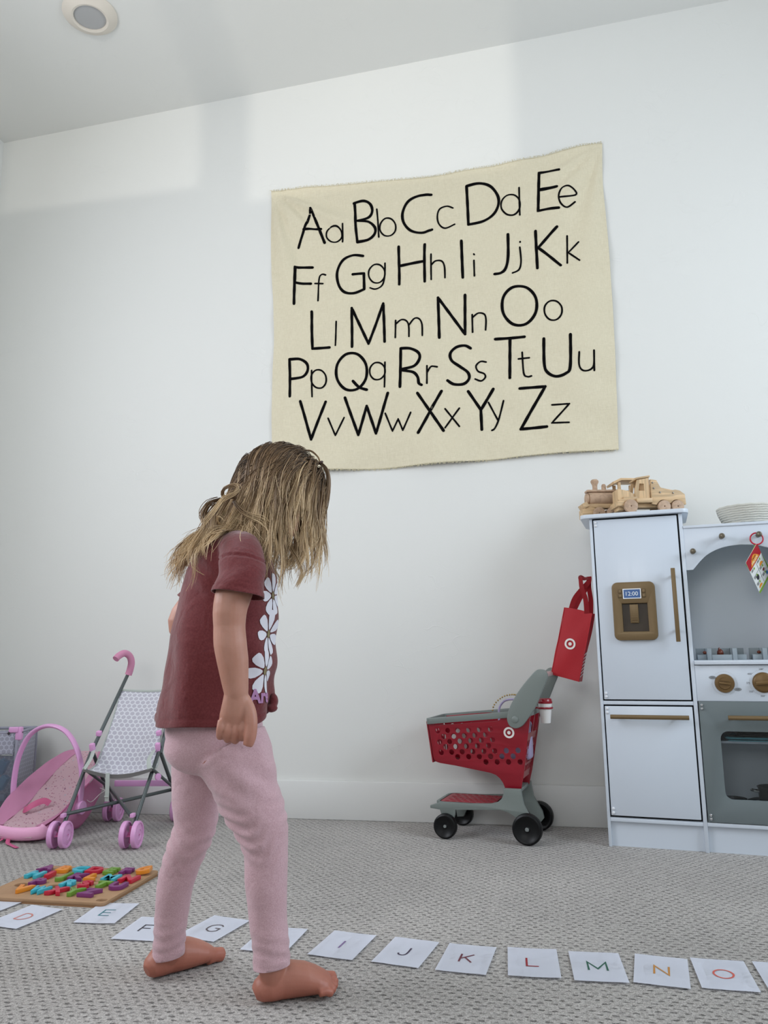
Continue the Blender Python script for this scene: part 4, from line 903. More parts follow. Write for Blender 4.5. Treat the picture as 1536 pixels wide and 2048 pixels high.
for sx, H0 in ((-1, -.068), (1, .112)):
    B().tube(catmull([(H0, .332, .515), (H0-.006*sx, .332, .535), (H0-.010*sx, .330, .560), (H0-.005*sx, .322, .582), (H0+.008*sx, .306, .592), (H0+.021*sx, .288, .583), (H0+.027*sx, .276, .572)], 5), .0122, 14).obj('grip', PNKD, ST)
    J = JL if sx < 0 else JR
    B().box(J+Vector((.004*-sx, -.006, .008)), (.016, .016, .030), .003, rot=(.3, 0, .1*sx)).obj('joint', PNK, ST)
    B().box(J+Vector((.012*-sx, .022, .052)), (.016, .018, .016), .003, rot=(.3, .15*-sx, 0)).obj('joint', PNK, ST)
    a = (-.131, .012, .0945) if sx < 0 else (.090, .012, .0945)
    B().box(a, (.012, .022, .012), .002).obj('joint', PNK, ST)
B().cyl((.1285, .112, .194), (.1345, .108, .194), .011, seg=20, bev=.001).obj('hinge_cap', PNK, ST)
def seat(u, v):      # v: 0 top of back .. 1 front edge
    if v < .66:
        k = v/.66; y = .300-.130*k-.012*sin(pi*k); z = .462-.236*k; hwl = .082+.020*k; hwr = .118-.008*k
        pinch = .010*sin(pi*k)
    else:
        k = (v-.66)/.34; y = .170-.088*k; z = .226-.010*sin(pi*k)*1.2+.000*k; hwl = .102+.006*k; hwr = .110+.010*k; pinch = 0
    x = -(hwl-pinch)+(hwl+hwr-2*pinch)*u
    sag = .022*sin(pi*u)*(.35+.65*min(1, v*1.5))
    y += sag*(1 if v < .66 else (1-k)); z -= (sag*.9 if v >= .66 else sag*.5*max(0, (v-.4)/.26)); z -= .006*sin(pi*u) if v < .05 else 0
    y += .0022*sin(13*u+7*v)*sin(9*v)
    return Vector((x, y, z))
uv_sheet('seat_sling', seat, 24, 40, lambda c: (c.x, c.z+c.y*.45), HON, ST)
b = B(); b.tube([seat(i/16, 0)+Vector((0, 0, .001)) for i in range(17)], (.0042, .0026), 8, ref=(0, 0, 1)); b.obj('piping', SAGE, ST, label='grey green top piping')
b = B(); b.tube([seat(0, i/24) for i in range(25)], .0022, 6); b.obj('piping', SAGE, ST); b = B(); b.tube([seat(1, i/24) for i in range(25)], .0022, 6); b.obj('piping', SAGE, ST)
b = B(); b.grid(lambda u, v: seat(u, 1)+Vector((0, .004*v-.001, -.011*v-.003*sin(pi*u)*v)), 16, 3); b.solidify(.0015); b.obj('seat_lip', mat('grey_mesh', (168, 166, 164), .8), ST)
b = B(); b.box((-.020, .072, .168), (.0135, .002, .088), .0006, rot=(.05, 0, .05)); b.box((-.020, .070, .140), (.0150, .003, .004), .0006); b.obj('strap', SAGE, ST, label='sage webbing crotch strap')
for s0, s1 in ((JL+Vector((.010, -.010, .0)), Vector((-.104, .082, .222))), (JR+Vector((-.014, -.010, .0)), Vector((.112, .082, .222)))):
    b = B(); m_ = (s0+s1)/2+Vector((.010 if s0.x < 0 else -.006, -.010, .004)); b.tube(catmull([s0, m_, s1], 6), (.0075, .0010), 8, ref=(1, 0, .3)); b.obj('strap', SAGE, ST)

# ------------------------------------------------------------------ doll car seat
CS = thing('doll_car_seat', 'pink doll carrier seat with star print pad and arched handle beside stroller', 'doll seat', (-1.672, 2.325, 0), radians(-2))
def ip(y, T):
    for (a, va), (c, vc) in zip(T, T[1:]):
        if y <= c: return va+(vc-va)*max(0, (y-a)/(c-a))
    return T[-1][1]
smt = lambda f, y: (f(y-.012)+f(y)+f(y+.012))/3
Wd = lambda y: smt(lambda q: ip(q, [(0, .092), (.03, .112), (.09, .124), (.20, .126), (.28, .114), (.35, .078), (.38, .050)]), y)
Zr = lambda y: smt(lambda q: ip(q, [(0, .046), (.04, .070), (.10, .112), (.18, .150), (.26, .190), (.34, .232), (.38, .238)]), y)
Zb = lambda y: smt(lambda q: ip(q, [(0, .010), (.03, .004), (.10, .002), (.22, .004), (.30, .040), (.38, .13)]), y)
Zl = lambda y: smt(lambda q: ip(q, [(0, .044), (.05, .056), (.10, .066), (.15, .088), (.24, .148), (.34, .218), (.38, .236)]), y)
PK1 = mat('pink_vinyl', (244, 176, 216), .42, var=(14, .05)); PK2 = mat('rose_pink_fabric', (246, 180, 216), .6, bump=(30, .5, .004))
def shell(u, v):
    y = .375*v; s = (u*2-1); w_, zr, zb = Wd(y), Zr(y), Zb(y)
    x = w_*math.copysign(min(1, abs(s)*1.5)**.75, s)*(1+.03*sin(pi*abs(s)))
    z = zr-(zr-zb)*(1-max(0, abs(s)-.35)/.65)**1.0 if abs(s) > .35 else zb
    return Vector((x, y, z))
b = B(); b.grid(shell, 40, 36); b.solidify(-.003); b.obj('shell', PK1, CS, angle=60)
for sg in (-1, 1):
    def cush(u, v, sg=sg):
        y = .003+.368*v; w_, zr, zl = Wd(y), Zr(y), Zl(y)
        x = sg*(w_*1.01-(w_*.40)*u); f = sin(pi*u)
        z = zr+.002-(zr-zl-.004)*u**.8-.004*f+.003*sin(21*v+2*u)*f+.005*(1-u)
        return Vector((x, y, max(z, zl+.001)))
    b = B(); b.grid(cush, 12, 36); b.solidify(.003*sg); b.obj('side_cushion', PK2, CS, angle=180)
star = bpy.data.materials.new('star_print_cotton'); star.use_nodes = True; nt = star.node_tree; p = nt.nodes['Principled BSDF']; p.inputs['Roughness'].default_value = .8
tc = nt.nodes.new('ShaderNodeTexCoord'); L_ = nt.links.new; prev = None; base = nt.nodes.new('ShaderNodeRGB'); base.outputs[0].default_value = lin((248, 216, 224)); prev = base.outputs[0]
for sc, th, rgb, seed in ((62, .20, (205, 130, 160), 0), (40, .17, (232, 220, 228), 3), (22, .10, (150, 84, 124), 7), (90, .22, (208, 150, 172), 9)):
    mp = nt.nodes.new('ShaderNodeMapping'); mp.inputs['Location'].default_value = (seed, seed*.7, seed*.3); L_(tc.outputs['Object'], mp.inputs[0])
    v = nt.nodes.new('ShaderNodeTexVoronoi'); v.inputs['Scale'].default_value = sc; L_(mp.outputs[0], v.inputs[0]); r = nt.nodes.new('ShaderNodeMapRange'); r.inputs[1].default_value = th; r.inputs[2].default_value = th*.7; L_(v.outputs['Distance'], r.inputs[0])
    mx = nt.nodes.new('ShaderNodeMix'); mx.data_type = 'RGBA'; L_(r.outputs[0], mx.inputs[0]); L_(prev, mx.inputs[6]); mx.inputs[7].default_value = lin(rgb); prev = mx.outputs[2]
L_(prev, p.inputs['Base Color'])
def liner(u, v):
    y = -.012+.378*v; w_ = Wd(max(0, y))*.66; x = (2*u-1)*w_; z = Zl(max(0, y))+.004+.004*(1-(2*u-1)**2)+.0022*sin(26*v+3*u)*sin(5*u+1)*(1.3-v)
    if v < .08: k = 1-v/.08; z -= .030*k**1.6; y -= .002*k
    return Vector((x, y, z))
B().tube(catmull([(-.092, .016, .046), (-.078, .004, .032), (0, -.002, .026), (.078, .004, .032), (.092, .016, .046)], 5), (.020, .014), 14, ref=(0, 0, 1)).obj('front_lip', PK2, CS)
b = B(); b.grid(liner, 22, 46); b.solidify(.004); b.obj('padded_liner', star, CS, angle=180, label='pale pink star print padding')
hp = catmull([(-.128, .135, .085), (-.132, .135, .160), (-.118, .133, .245), (-.075, .130, .320), (-.005, .128, .350), (.065, .130, .330), (.112, .133, .265), (.132, .135, .180), (.128, .135, .085)], 6)
B().tube(hp, (.0125, .0070), 12, ref=(0, 1, 0)).obj('carry_handle', PNK, CS)
for sg in (-1, 1): B().cyl((sg*.112, .135, .085), (sg*.142, .135, .085), .022, seg=24, bev=.003).obj('handle_hub', PNK, CS)
MAG = mat('magenta_ribbon', (204, 96, 138), .55)
b = B(); b.tube(catmull([(-.055, .095, .082), (-.036, .080, .084), (-.016, .088, .098), (.008, .110, .108), (.026, .118, .098)], 5), (.0100, .0014), 8, ref=(0, .5, 1)); b.obj('strap', MAG, CS)
b = B(); b.tube(catmull([(-.026, -.006, .014), (-.010, -.030, .006), (.020, -.048, .004), (.056, -.070, .0035)], 5), (.0010, .0065), 8, ref=(0, 0, 1)); b.obj('tie', MAG, CS)
b = B(); b.tube(catmull([(-.045, -.006, .014), (-.052, -.024, .006), (-.070, -.045, .0035)], 5), (.0010, .0055), 8, ref=(0, 0, 1)); b.obj('tie', MAG, CS)
b = B(); b.tube(catmull([(.118, .175, .112), (.140, .18, .095), (.160, .20, .118), (.172, .21, .128), (.150, .215, .135)], 6), .0012, 6); b.obj('elastic_loop', mat('white_elastic', (232, 222, 222), .6), CS)

# ------------------------------------------------------------------ doll playpen used as a toy bin
HB = thing('doll_playpen', 'grey honeycomb doll playpen with mesh front and pink corner, left edge', 'doll bed', (-1.862, 2.552, 0), radians(16))
HON2 = honey('honeycomb_canvas', 1/.017, (150, 150, 164), (182, 184, 198))
LW, DPT, HT = .34, .190, .322; HON2B = mat('grey_violet_cloth', (158, 158, 172), .8, bump=(60, .5, .004))
uv_sheet('side_panel', lambda u, v: Vector((0+.004*sin(9*v)*sin(pi*u), DPT*u, .03+(HT-.045)*v)), 10, 16, lambda c: (c.y, c.z), HON2, HB)
uv_sheet('back_panel', lambda u, v: Vector((-LW*u, DPT, .03+(HT-.045)*v)), 10, 10, lambda c: (c.x, c.z), HON2, HB)
uv_sheet('front_band', lambda u, v: Vector((-.010-(LW-.01)*u, -.004+.004*sin(31*u)*(1-v), .238+(HT-.242)*v+.008*u)), 24, 8, lambda c: (c.x, c.z), HON2, HB)
uv_sheet('bottom_band', lambda u, v: Vector((-.004-LW*u, -.001, .010+.045*v)), 10, 3, lambda c: (c.x, c.z), HON2, HB)
net = bpy.data.materials.new('grey_netting'); net.use_nodes = True; nt = net.node_tree; p = nt.nodes['Principled BSDF']; p.inputs['Base Color'].default_value = lin((120, 124, 138)); p.inputs['Roughness'].default_value = .8; p.inputs['Alpha'].default_value = .36
B().box((-LW/2, 0, .145), (LW-.01, .0006, .186)).obj('net_panel', net, HB)
B().box((-LW/2, DPT/2, .018), (LW-.01, DPT-.01, .010)).obj('floor_panel', SAGE, HB)
for x, y in ((0, 0), (0, DPT), (-LW, 0), (-LW, DPT)): B().cyl((x, y, .0), (x, y, HT-.005), .0055, seg=12).obj('post', HON2B, HB)
for a, c in (((0, 0), (-LW, 0)), ((0, 0), (0, DPT)), ((0, DPT), (-LW, DPT))): B().cyl((a[0], a[1], HT-.006), (c[0], c[1], HT-.006), .0055, seg=12).obj('top_rail', HON2B, HB)
b = B(); b.tube([(-.010-.32*i/20, -.006+.003*sin(i), .238+.008*i/20) for i in range(21)], .0016, 6); b.obj('piping', SAGE, HB)
b = B(); b.box((.004, .006, HT-.010), (.022, .024, .046), .005, seg=3); b.box((-.012, -.004, HT+.004), (.034, .012, .020), .004, seg=3); b.obj('corner_bracket', PNK, HB)
b = B(); b.cyl((.0155, .006, HT-.006), (.0165, .006, HT-.006), .003, seg=10); b.cyl((-.030, -.004, HT-.005), (-.024, -.004, HT-.008), .007, seg=12); b.obj('bracket_screw', mat('dark_screw', (60, 52, 58), .4), HB)
def on_hb(x, y, z): return HB.location+Euler(HB.rotation_euler).to_matrix() @ Vector((x, y, z))
bk = [(-.055, .030, .196, (86, 150, 190), 'light blue brick standing upright highest in the playpen', (.3, .5, .2), (.030, .022, .052)), (-.085, .035, .145, (70, 132, 178), 'mid blue toy brick behind the net beside the handle', (.1, -.4, .3), (.030, .022, .058)), (-.050, .030, .140, (96, 160, 196), 'pale blue toy brick leaning right behind the net', (0, .5, 0), (.026, .022, .050)),
 (-.100, .030, .088, (150, 176, 206), 'grey blue toy brick lying low behind the net', (.2, 1.2, 0), (.024, .022, .055)), (-.062, .034, .085, (172, 190, 214), 'whitish blue toy brick lying flattest and lowest behind the net', (0, 1.35, .2), (.022, .022, .050)), (-.100, .034, .196, (206, 110, 150), 'magenta toy brick at upper left behind the net', (.2, .2, 0), (.028, .020, .030)), (-.085, .032, .232, (214, 160, 190), 'pink toy brick on top under the honeycomb band', (.4, .9, 0), (.024, .022, .036)), (-.130, .035, .060, (188, 140, 176), 'mauve toy brick on the playpen floor behind the net', (0, .3, .4), (.030, .024, .040)), (-.034, .040, .055, (90, 140, 180), 'small blue toy brick in the right bottom corner of the playpen', (0, .2, .4), (.026, .024, .036))]
for x, y, z, rgb, lab, rt, sz in bk:
    b = B(); b.box((0, 0, 0), sz, .003)
    for q in (-1, 1): b.cyl((0, 0+q*0, sz[2]/2), (0, 0, sz[2]/2+.003), .006, seg=12)
    b.obj('toy_brick', mat('brick_'+lab.split()[0]+lab.split()[1], rgb, .4), label=lab, cat='toy brick', group='toy bricks in the playpen', loc=on_hb(x, y, z), rot=rt)
# ------------------------------------------------------------------ the girl
def remeshed(b, voxel, smooth=4, fac=0.5):
    me = bpy.data.meshes.new('r'); bmesh.ops.triangulate(b.bm, faces=b.bm.faces[:]); bmesh.ops.recalc_face_normals(b.bm, faces=b.bm.faces); b.bm.to_mesh(me); b.bm.free()
    o = bpy.data.objects.new('r', me); COL.objects.link(o)
    m = o.modifiers.new('r', 'REMESH'); m.mode = 'VOXEL'; m.voxel_size = voxel
    s = o.modifiers.new('s', 'SMOOTH'); s.factor = fac; s.iterations = smooth
    bpy.context.view_layer.update()
    e = bpy.data.meshes.new_from_object(o.evaluated_get(bpy.context.evaluated_depsgraph_get()))
    bpy.data.objects.remove(o); bpy.data.meshes.remove(me)
    r = B(); r.bm.from_mesh(e); bpy.data.meshes.remove(e); return r
def skin_material():
    m = bpy.data.materials.new('skin'); m.use_nodes = True; nt = m.node_tree; p = nt.nodes['Principled BSDF']; L = nt.links.new
    tc = nt.nodes.new('ShaderNodeTexCoord'); n = nt.nodes.new('ShaderNodeTexNoise'); n.inputs['Scale'].default_value = 22; n.inputs['Detail'].default_value = 4; L(tc.outputs['Object'], n.inputs[0])
    cr = nt.nodes.new('ShaderNodeValToRGB'); cr.color_ramp.elements[0].position = .3; cr.color_ramp.elements[0].color = lin((174, 122, 102)); cr.color_ramp.elements[1].position = .7; cr.color_ramp.elements[1].color = lin((190, 140, 122)); L(n.outputs['Fac'], cr.inputs[0])
    # feet and finger ends are ruddier
    sp = nt.nodes.new('ShaderNodeSeparateXYZ'); L(tc.outputs['Object'], sp.inputs[0]); r = nt.nodes.new('ShaderNodeMapRange'); r.inputs[1].default_value = .075; r.inputs[2].default_value = .012; r.inputs[3].default_value = 0.2; r.inputs[4].default_value = .85; L(sp.outputs[2], r.inputs[0])
    r2 = nt.nodes.new('ShaderNodeMapRange'); r2.inputs[1].default_value = .50; r2.inputs[2].default_value = .44; r2.inputs[4].default_value = .35; L(sp.outputs[2], r2.inputs[0])
    lt = nt.nodes.new('ShaderNodeMath'); lt.operation = 'LESS_THAN'; lt.inputs[1].default_value = .2; L(sp.outputs[2], lt.inputs[0])
    m1 = nt.nodes.new('ShaderNodeMath'); m1.operation = 'MULTIPLY'; L(r.outputs[0], m1.inputs[0]); L(lt.outputs[0], m1.inputs[1])
    mxx = nt.nodes.new('ShaderNodeMath'); mxx.operation = 'MAXIMUM'; L(m1.outputs[0], mxx.inputs[0])
    m2 = nt.nodes.new('ShaderNodeMath'); m2.operation = 'SUBTRACT'; m2.use_clamp = True; L(r2.outputs[0], m2.inputs[0]); L(lt.outputs[0], m2.inputs[1]); L(m2.outputs[0], mxx.inputs[1])
    mx = nt.nodes.new('ShaderNodeMix'); mx.data_type = 'RGBA'; L(mxx.outputs[0], mx.inputs[0]); L(cr.outputs[0], mx.inputs[6]); mx.inputs[7].default_value = lin((170, 98, 80)); L(mx.outputs[2], p.inputs['Base Color'])
    p.inputs['Roughness'].default_value = .5; p.inputs['Subsurface Weight'].default_value = .15; p.inputs['Subsurface Radius'].default_value = (.02, .008, .004); p.inputs['Subsurface Scale'].default_value = .25
    b = nt.nodes.new('ShaderNodeBump'); b.inputs['Strength'].default_value = .12; b.inputs['Distance'].default_value = .001; n2 = nt.nodes.new('ShaderNodeTexNoise'); n2.inputs['Scale'].default_value = 350; L(tc.outputs['Object'], n2.inputs[0]); L(n2.outputs['Fac'], b.inputs['Height']); L(b.outputs[0], p.inputs['Normal'])
    return m
PLOC, PROT = (-.60, 1.40, 0.0), radians(15)
HA = radians(35)
hf, hu, hs = Vector((cos(HA), 0, -sin(HA))), Vector((sin(HA), 0, cos(HA))), Vector((0, 1, 0))
HC = Vector((.112, 0, .910)); HR = Matrix((hf, hs, hu)).transposed()
hp_ = lambda f, s, u: HC+hf*f+hs*s+hu*u
b = B()
b.ball(HC, (.082, .069, .077), 32, HR)
b.ball(hp_(.022, 0, -.040), (.056, .055, .060), 28, HR); b.ball(hp_(.040, 0, -.078), (.026, .026, .020), 18, HR)
for s in (-1, 1):
    b.ball(hp_(.044, s*.027, -.045), (.028, .024, .028), 18, HR); b.ball(hp_(-.006, s*.069, -.018), (.011, .005, .018), 14, HR)
    b.ball(hp_(.072, s*.026, .012), (.010, .018, .006), 12, HR)
b.tube([hp_(.074, 0, -.004), hp_(.082, 0, -.022), hp_(.089, 0, -.034)], [.006, .0075, .0085], 12); b.ball(hp_(.083, 0, -.036), (.008, .012, .007), 14, HR)
b.ball(hp_(.074, 0, -.053), (.008, .016, .0045), 14, HR); b.ball(hp_(.072, 0, -.061), (.008, .014, .0045), 14, HR)
b.tube([(.020, 0, .770), (.040, 0, .805), (.066, 0, .845), (.088, 0, .880)], [.034, .033, .033, .036], 20, ref=(1, 0, 0))
# trunk (under the clothes)
b.tube([(-.005, 0, .415), (-.004, 0, .44), (.004, 0, .50), (.010, 0, .58), (.018, 0, .66), (.022, 0, .73), (.022, 0, .775), (.026, 0, .800)],
       [(.060, .070), (.072, .080), (.070, .080), (.068, .078), (.072, .084), (.068, .088), (.052, .078), (.03, .045)], 28, ref=(1, 0, 0))
# right arm (towards the camera), hanging
ry = -.150
b.tube(catmull([(.030, -.070, .778), (.048, -.108, .765), (.047, -.136, .715), (.038, -.150, .668), (.037, ry, .635), (.039, ry, .605), (.044, ry, .575), (.048, ry, .545), (.051, ry, .522), (.051, ry, .508)], 3),
       [v for v in np.interp(np.linspace(0, 9, 28), range(10), [.030, .034, .034, .030, .0275, .0285, .027, .0235, .0205, .016])], 22, ref=(1, 0, 0), asp=.95)
b.tube([(.0510, ry, .524), (.0510, ry, .505), (.0500, ry+.001, .486), (.0480, ry+.003, .468)], [(.020, .0175), (.0235, .0165), (.0265, .0155), (.0265, .013)], 20, ref=(1, 0, 0))
for x, r, dz, k in ((.0262, .0063, .003, 0), (.0390, .0066, -.002, 0), (.0515, .0067, -.004, 0), (.0630, .0064, .000, 1)):
    b.tube(catmull([(x+.0015, ry-.004, .474+dz), (x, ry-.0075, .461+dz), (x-.001, ry-.002, .450+dz), (x-.001, ry+.010, .447+dz), (x, ry+.018, .455+dz), (x+.001, ry+.016, .466+dz)], 3), [r*1.02]*8+[r*.95]*8, 14)
b.tube(catmull([(.0640, ry+.002, .510), (.0740, ry-.004, .492), (.0785, ry-.010, .472), (.0770, ry-.012, .451), (.0730, ry-.011, .436)], 4), [v for v in np.interp(np.linspace(0, 4, 17), range(5), [.012, .0115, .0105, .0105, .0085])], 16)
# left arm: elbow drawn back, forearm across in front of the belly
b.tube(catmull([(.030, .070, .778), (.035, .108, .765), (-.020, .138, .735), (-.075, .150, .695), (-.103, .150, .655), (-.085, .152, .625), (-.040, .155, .612), (-.005, .150, .605), (.015, .145, .603)], 3),
       [v for v in np.interp(np.linspace(0, 8, 25), range(9), [.030, .034, .033, .030, .028, .028, .0255, .021, .0185])], 22)
b.tube([(.010, .146, .604), (.028, .142, .603), (.046, .136, .601), (.058, .130, .599)], [(.0165, .0185), (.0135, .023), (.0125, .026), (.011, .025)], 18, ref=(0, -1, .3))
for k, r in ((-1.5, .0072), (-.5, .0078), (.5, .0080), (1.5, .0076)):
    o3 = Vector((.0, .003, .0125))*k; base = Vector((.054, .132, .600))+o3
    b.tube(catmull([base, base+Vector((.014, -.005, 0)), base+Vector((.022, -.016, -.001)), base+Vector((.020, -.028, -.001))], 4), r, 12)
b.tube(catmull([(.026, .134, .622), (.042, .126, .628), (.056, .116, .624)], 4), [.0105]*4+[.010]*3+[.0085]*2, 12)
# legs
RLEG = [(.030, -.046, .420), (.045, -.050, .394), (.064, -.054, .340), (.088, -.057, .290), (.097, -.058, .241), (.0985, -.059, .190), (.102, -.060, .142), (.1075, -.060, .093), (.110, -.060, .060), (.109, -.060, .026)]
RR = [.074, .063, .055, .045, .0365, .035, .0315, .0285, .0265, .016]
LLEG = [(-.028, .046, .420), (-.032, .050, .394), (-.046, .054, .325), (-.046, .057, .267), (-.066, .060, .215), (-.081, .063, .162), (-.087, .066, .111), (-.0895, .069, .065), (-.0935, .071, .038), (-.099, .074, .022)]
LR = [.072, .062, .047, .039, .0355, .033, .0295, .0275, .026, .016]
for P_, R_ in ((RLEG, RR), (LLEG, LR)):
    n = len(P_); b.tube(catmull(P_, 3), [(v*.92, v*.86) for v in np.interp(np.linspace(0, n-1, (n-1)*3+1), range(n), R_)], 22, ref=(1, 0, 0))
def foot(heel, ang, inner, k=1.0):
    d = Vector((cos(ang), sin(ang), 0)); s = Vector((-sin(ang), cos(ang), 0))*inner
    H = Vector((heel[0], heel[1], 0)); P = lambda a, l, z: H+d*a+s*l+Vector((0, 0, z))
    secs = [(.001, .0, .017, .010, .011), (.008, 0, .020, .019, .018), (.025, 0, .026, .0245, .026), (.045, .001, .031, .0245, .030), (.066, .003, .0300, .030, .0295), (.088, .004, .0270, .035, .0265), (.108, .004, .0225, .0375, .0215), (.124, .003, .0175, .036, .0165), (.132, .002, .014, .032, .0125)]
    b.tube([P(a, l, z) for a, l, z, w_, h in secs], [(h, w_) for a, l, z, w_, h in secs], 24, ref=(0, 0, 1))
    for l, r, L0, L1 in ((.0250, .0120*k, .116, .152), (.0080, .0088*k, .118, .151), (-.0065, .0084*k, .116, .146), (-.0200, .0080*k, .112, .139), (-.0320, .0075*k, .106, .131)):
        b.tube([P(L0, l, .014), P((L0+L1)/2, l, .0145), P(L1-.004, l*.98, .0110), P(L1, l*.97, .0085)], [r*.95, r*.92, r, r*.6], 12)
foot((.080, -.061), radians(17), 1); foot((-.127, .052), radians(44), -1, 1.15)
r = remeshed(b, .0020, 3, .4)
for v in r.bm.verts:
    if v.co.z < .0012: v.co.z = .0012
SKIN = skin_material()
PER = r.obj('person', SKIN, label='barefoot child with tousled blond hair, maroon shirt and pink leggings looking down', cat='person', angle=180, loc=PLOC, rot=(0, 0, PROT))
for s in (-1, 1):
    e = B().ball(hp_(.0625, s*.0265, -.006), .0115, 20).obj('eye', mat('eye_white', (232, 228, 224), .15), PER)
    B().ball(hp_(.0690, s*.0268, -.0065), (.0054, .0054, .0054), 16).obj('iris', mat('iris_blue_grey', (70, 84, 96), .1), e)
# toenails and thumbnail
# ---- leggings
b = B()
b.tube([(-.006, 0, .395), (-.006, 0, .420), (-.006, 0, .446), (-.005, 0, .480), (-.002, 0, .52)], [(.070, .085), (.086, .095), (.090, .098), (.086, .096), (.080, .090)], 36, ref=(1, 0, 0))
b.ball((-.028, -.040, .425), (.062, .054, .052), 24); b.ball((-.028, .040, .425), (.062, .054, .052), 24)
EXT = lambda P_: P_[:-1]
for P_, R_, yo in ((RLEG[:-1]+[(.111, -.060, .035)], [.072, .066, .057, .0478, .0390, .0372, .0335, .0322, .0318, .0318], 0), (LLEG[:-1]+[(-.096, .072, .012)], [.072, .064, .0465, .0405, .0368, .0345, .0312, .0300, .0298, .0298], 0)):
    n = len(P_); b.tube(catmull(P_, 3), [(v, v*.93) for v in np.interp(np.linspace(0, n-1, (n-1)*3+1), range(n), R_)], 26, ref=(1, 0, 0))
r = remeshed(b, .0036, 12, .5); bm = r.bm
def cut(bm, co, no, sel):
    g = [x for x in list(bm.verts)+list(bm.edges)+list(bm.faces) if sel(x)]
    bmesh.ops.bisect_plane(bm, geom=g, plane_co=co, plane_no=no, clear_outer=True, dist=1e-6)
def pos(x): return x.co if isinstance(x, bmesh.types.BMVert) else (sum((v.co for v in x.verts), Vector())/len(x.verts))
cut(bm, (0, 0, .512), (0, 0, 1), lambda x: pos(x).z > .45)
cut(bm, (.110, -.06, .060), (.10, 0, -1), lambda x: pos(x).x > .05 and pos(x).z < .12)
cut(bm, (-.092, .07, .036), (.10, .05, -1), lambda x: pos(x).x < .0 and pos(x).z < .10)
bm.normal_update()
def legfold(c):
    x, y, z = c; d = 0.0
    if y < .0:      # near leg
        e = math.exp(-((z-.285)/.045)**2); d += .0032*e*sin((z-.45*(x-.09))*230+2.6*sin(x*75+z*30)+2.0*sin(y*60+1))*(.5+.5*sin(x*50+z*40))
        e = math.exp(-((z-.085)/.035)**2); d += .0008*e*sin(z*300+x*60+2*sin(y*90))
        e = math.exp(-((z-.36)/.05)**2); d += .0014*e*sin((z+.6*x)*140+1)
        d += .0007*sin(z*90+x*40)*sin(y*60)
        s_ = (z-.060-(x-.11)*.10)
    else:
        e = math.exp(-((z-.235)/.05)**2); d += .0013*e*sin((z+.45*x)*220+2.4*sin(x*80)+1.6*sin(y*70))
        e = math.exp(-((z-.07)/.035)**2); d += .0009*e*sin(z*280-x*50+2*sin(y*80))
        d += .0008*sin(z*80-x*30)*sin(y*60)
        s_ = (z-.036-(x+.092)*.18)
    if s_ < .0135: d += .0007
    if .0128 < s_ < .0150: d -= .0008
    e = math.exp(-((z-.40)/.04)**2)*(.5 if abs(y) < .06 else 1); d += .0012*e*sin(x*80+z*60+3*y*20)
    return d
for v in bm.verts: v.co = v.co+v.normal*legfold(v.co)
bmesh.ops.solidify(bm, geom=bm.faces[:], thickness=.0012)
def knit(name, c1, c2, sc=260):
    m = bpy.data.materials.new(name); m.use_nodes = True; nt = m.node_tree; p = nt.nodes['Principled BSDF']; L = nt.links.new; p.inputs['Roughness'].default_value = .88; p.inputs['Sheen Weight'].default_value = .35; p.inputs['Specular IOR Level'].default_value = .2
    tc = nt.nodes.new('ShaderNodeTexCoord'); n = nt.nodes.new('ShaderNodeTexNoise'); n.inputs['Scale'].default_value = sc; n.inputs['Detail'].default_value = 4; L(tc.outputs['Object'], n.inputs[0])
    n2 = nt.nodes.new('ShaderNodeTexNoise'); n2.inputs['Scale'].default_value = 14; n2.inputs['Detail'].default_value = 3; L(tc.outputs['Object'], n2.inputs[0])
    a = nt.nodes.new('ShaderNodeMath'); a.operation = 'MULTIPLY_ADD'; a.inputs[1].default_value = .78; L(n.outputs['Fac'], a.inputs[0]); q_ = nt.nodes.new('ShaderNodeMath'); q_.operation = 'MULTIPLY'; q_.inputs[1].default_value = .22; L(n2.outputs['Fac'], q_.inputs[0]); L(q_.outputs[0], a.inputs[2]); h = nt.nodes.new('ShaderNodeMath'); h.operation = 'MULTIPLY'; h.inputs[1].default_value = 1.0; L(a.outputs[0], h.inputs[0])
    cr = nt.nodes.new('ShaderNodeValToRGB'); e = cr.color_ramp.elements; e[0].position = .32; e[0].color = lin(c1); e[1].position = .68; e[1].color = lin(c2); L(h.outputs[0], cr.inputs[0]); L(cr.outputs[0], p.inputs['Base Color'])
    b = nt.nodes.new('ShaderNodeBump'); b.inputs['Strength'].default_value = .25; b.inputs['Distance'].default_value = .001; L(n.outputs['Fac'], b.inputs['Height'])
    n3 = nt.nodes.new('ShaderNodeTexNoise'); n3.inputs['Scale'].default_value = 26; n3.inputs['Detail'].default_value = 2; n3.inputs['Distortion'].default_value = .8; L(tc.outputs['Object'], n3.inputs[0])
    b2 = nt.nodes.new('ShaderNodeBump'); b2.inputs['Strength'].default_value = .55; b2.inputs['Distance'].default_value = .006; L(n3.outputs['Fac'], b2.inputs['Height']); L(b.outputs[0], b2.inputs['Normal']); L(b2.outputs[0], p.inputs['Normal'])
    return m
r.obj('leggings', knit('pink_heather_jersey', (190, 152, 158), (212, 178, 186), 520), PER, angle=180, label='pale pink heathered leggings')
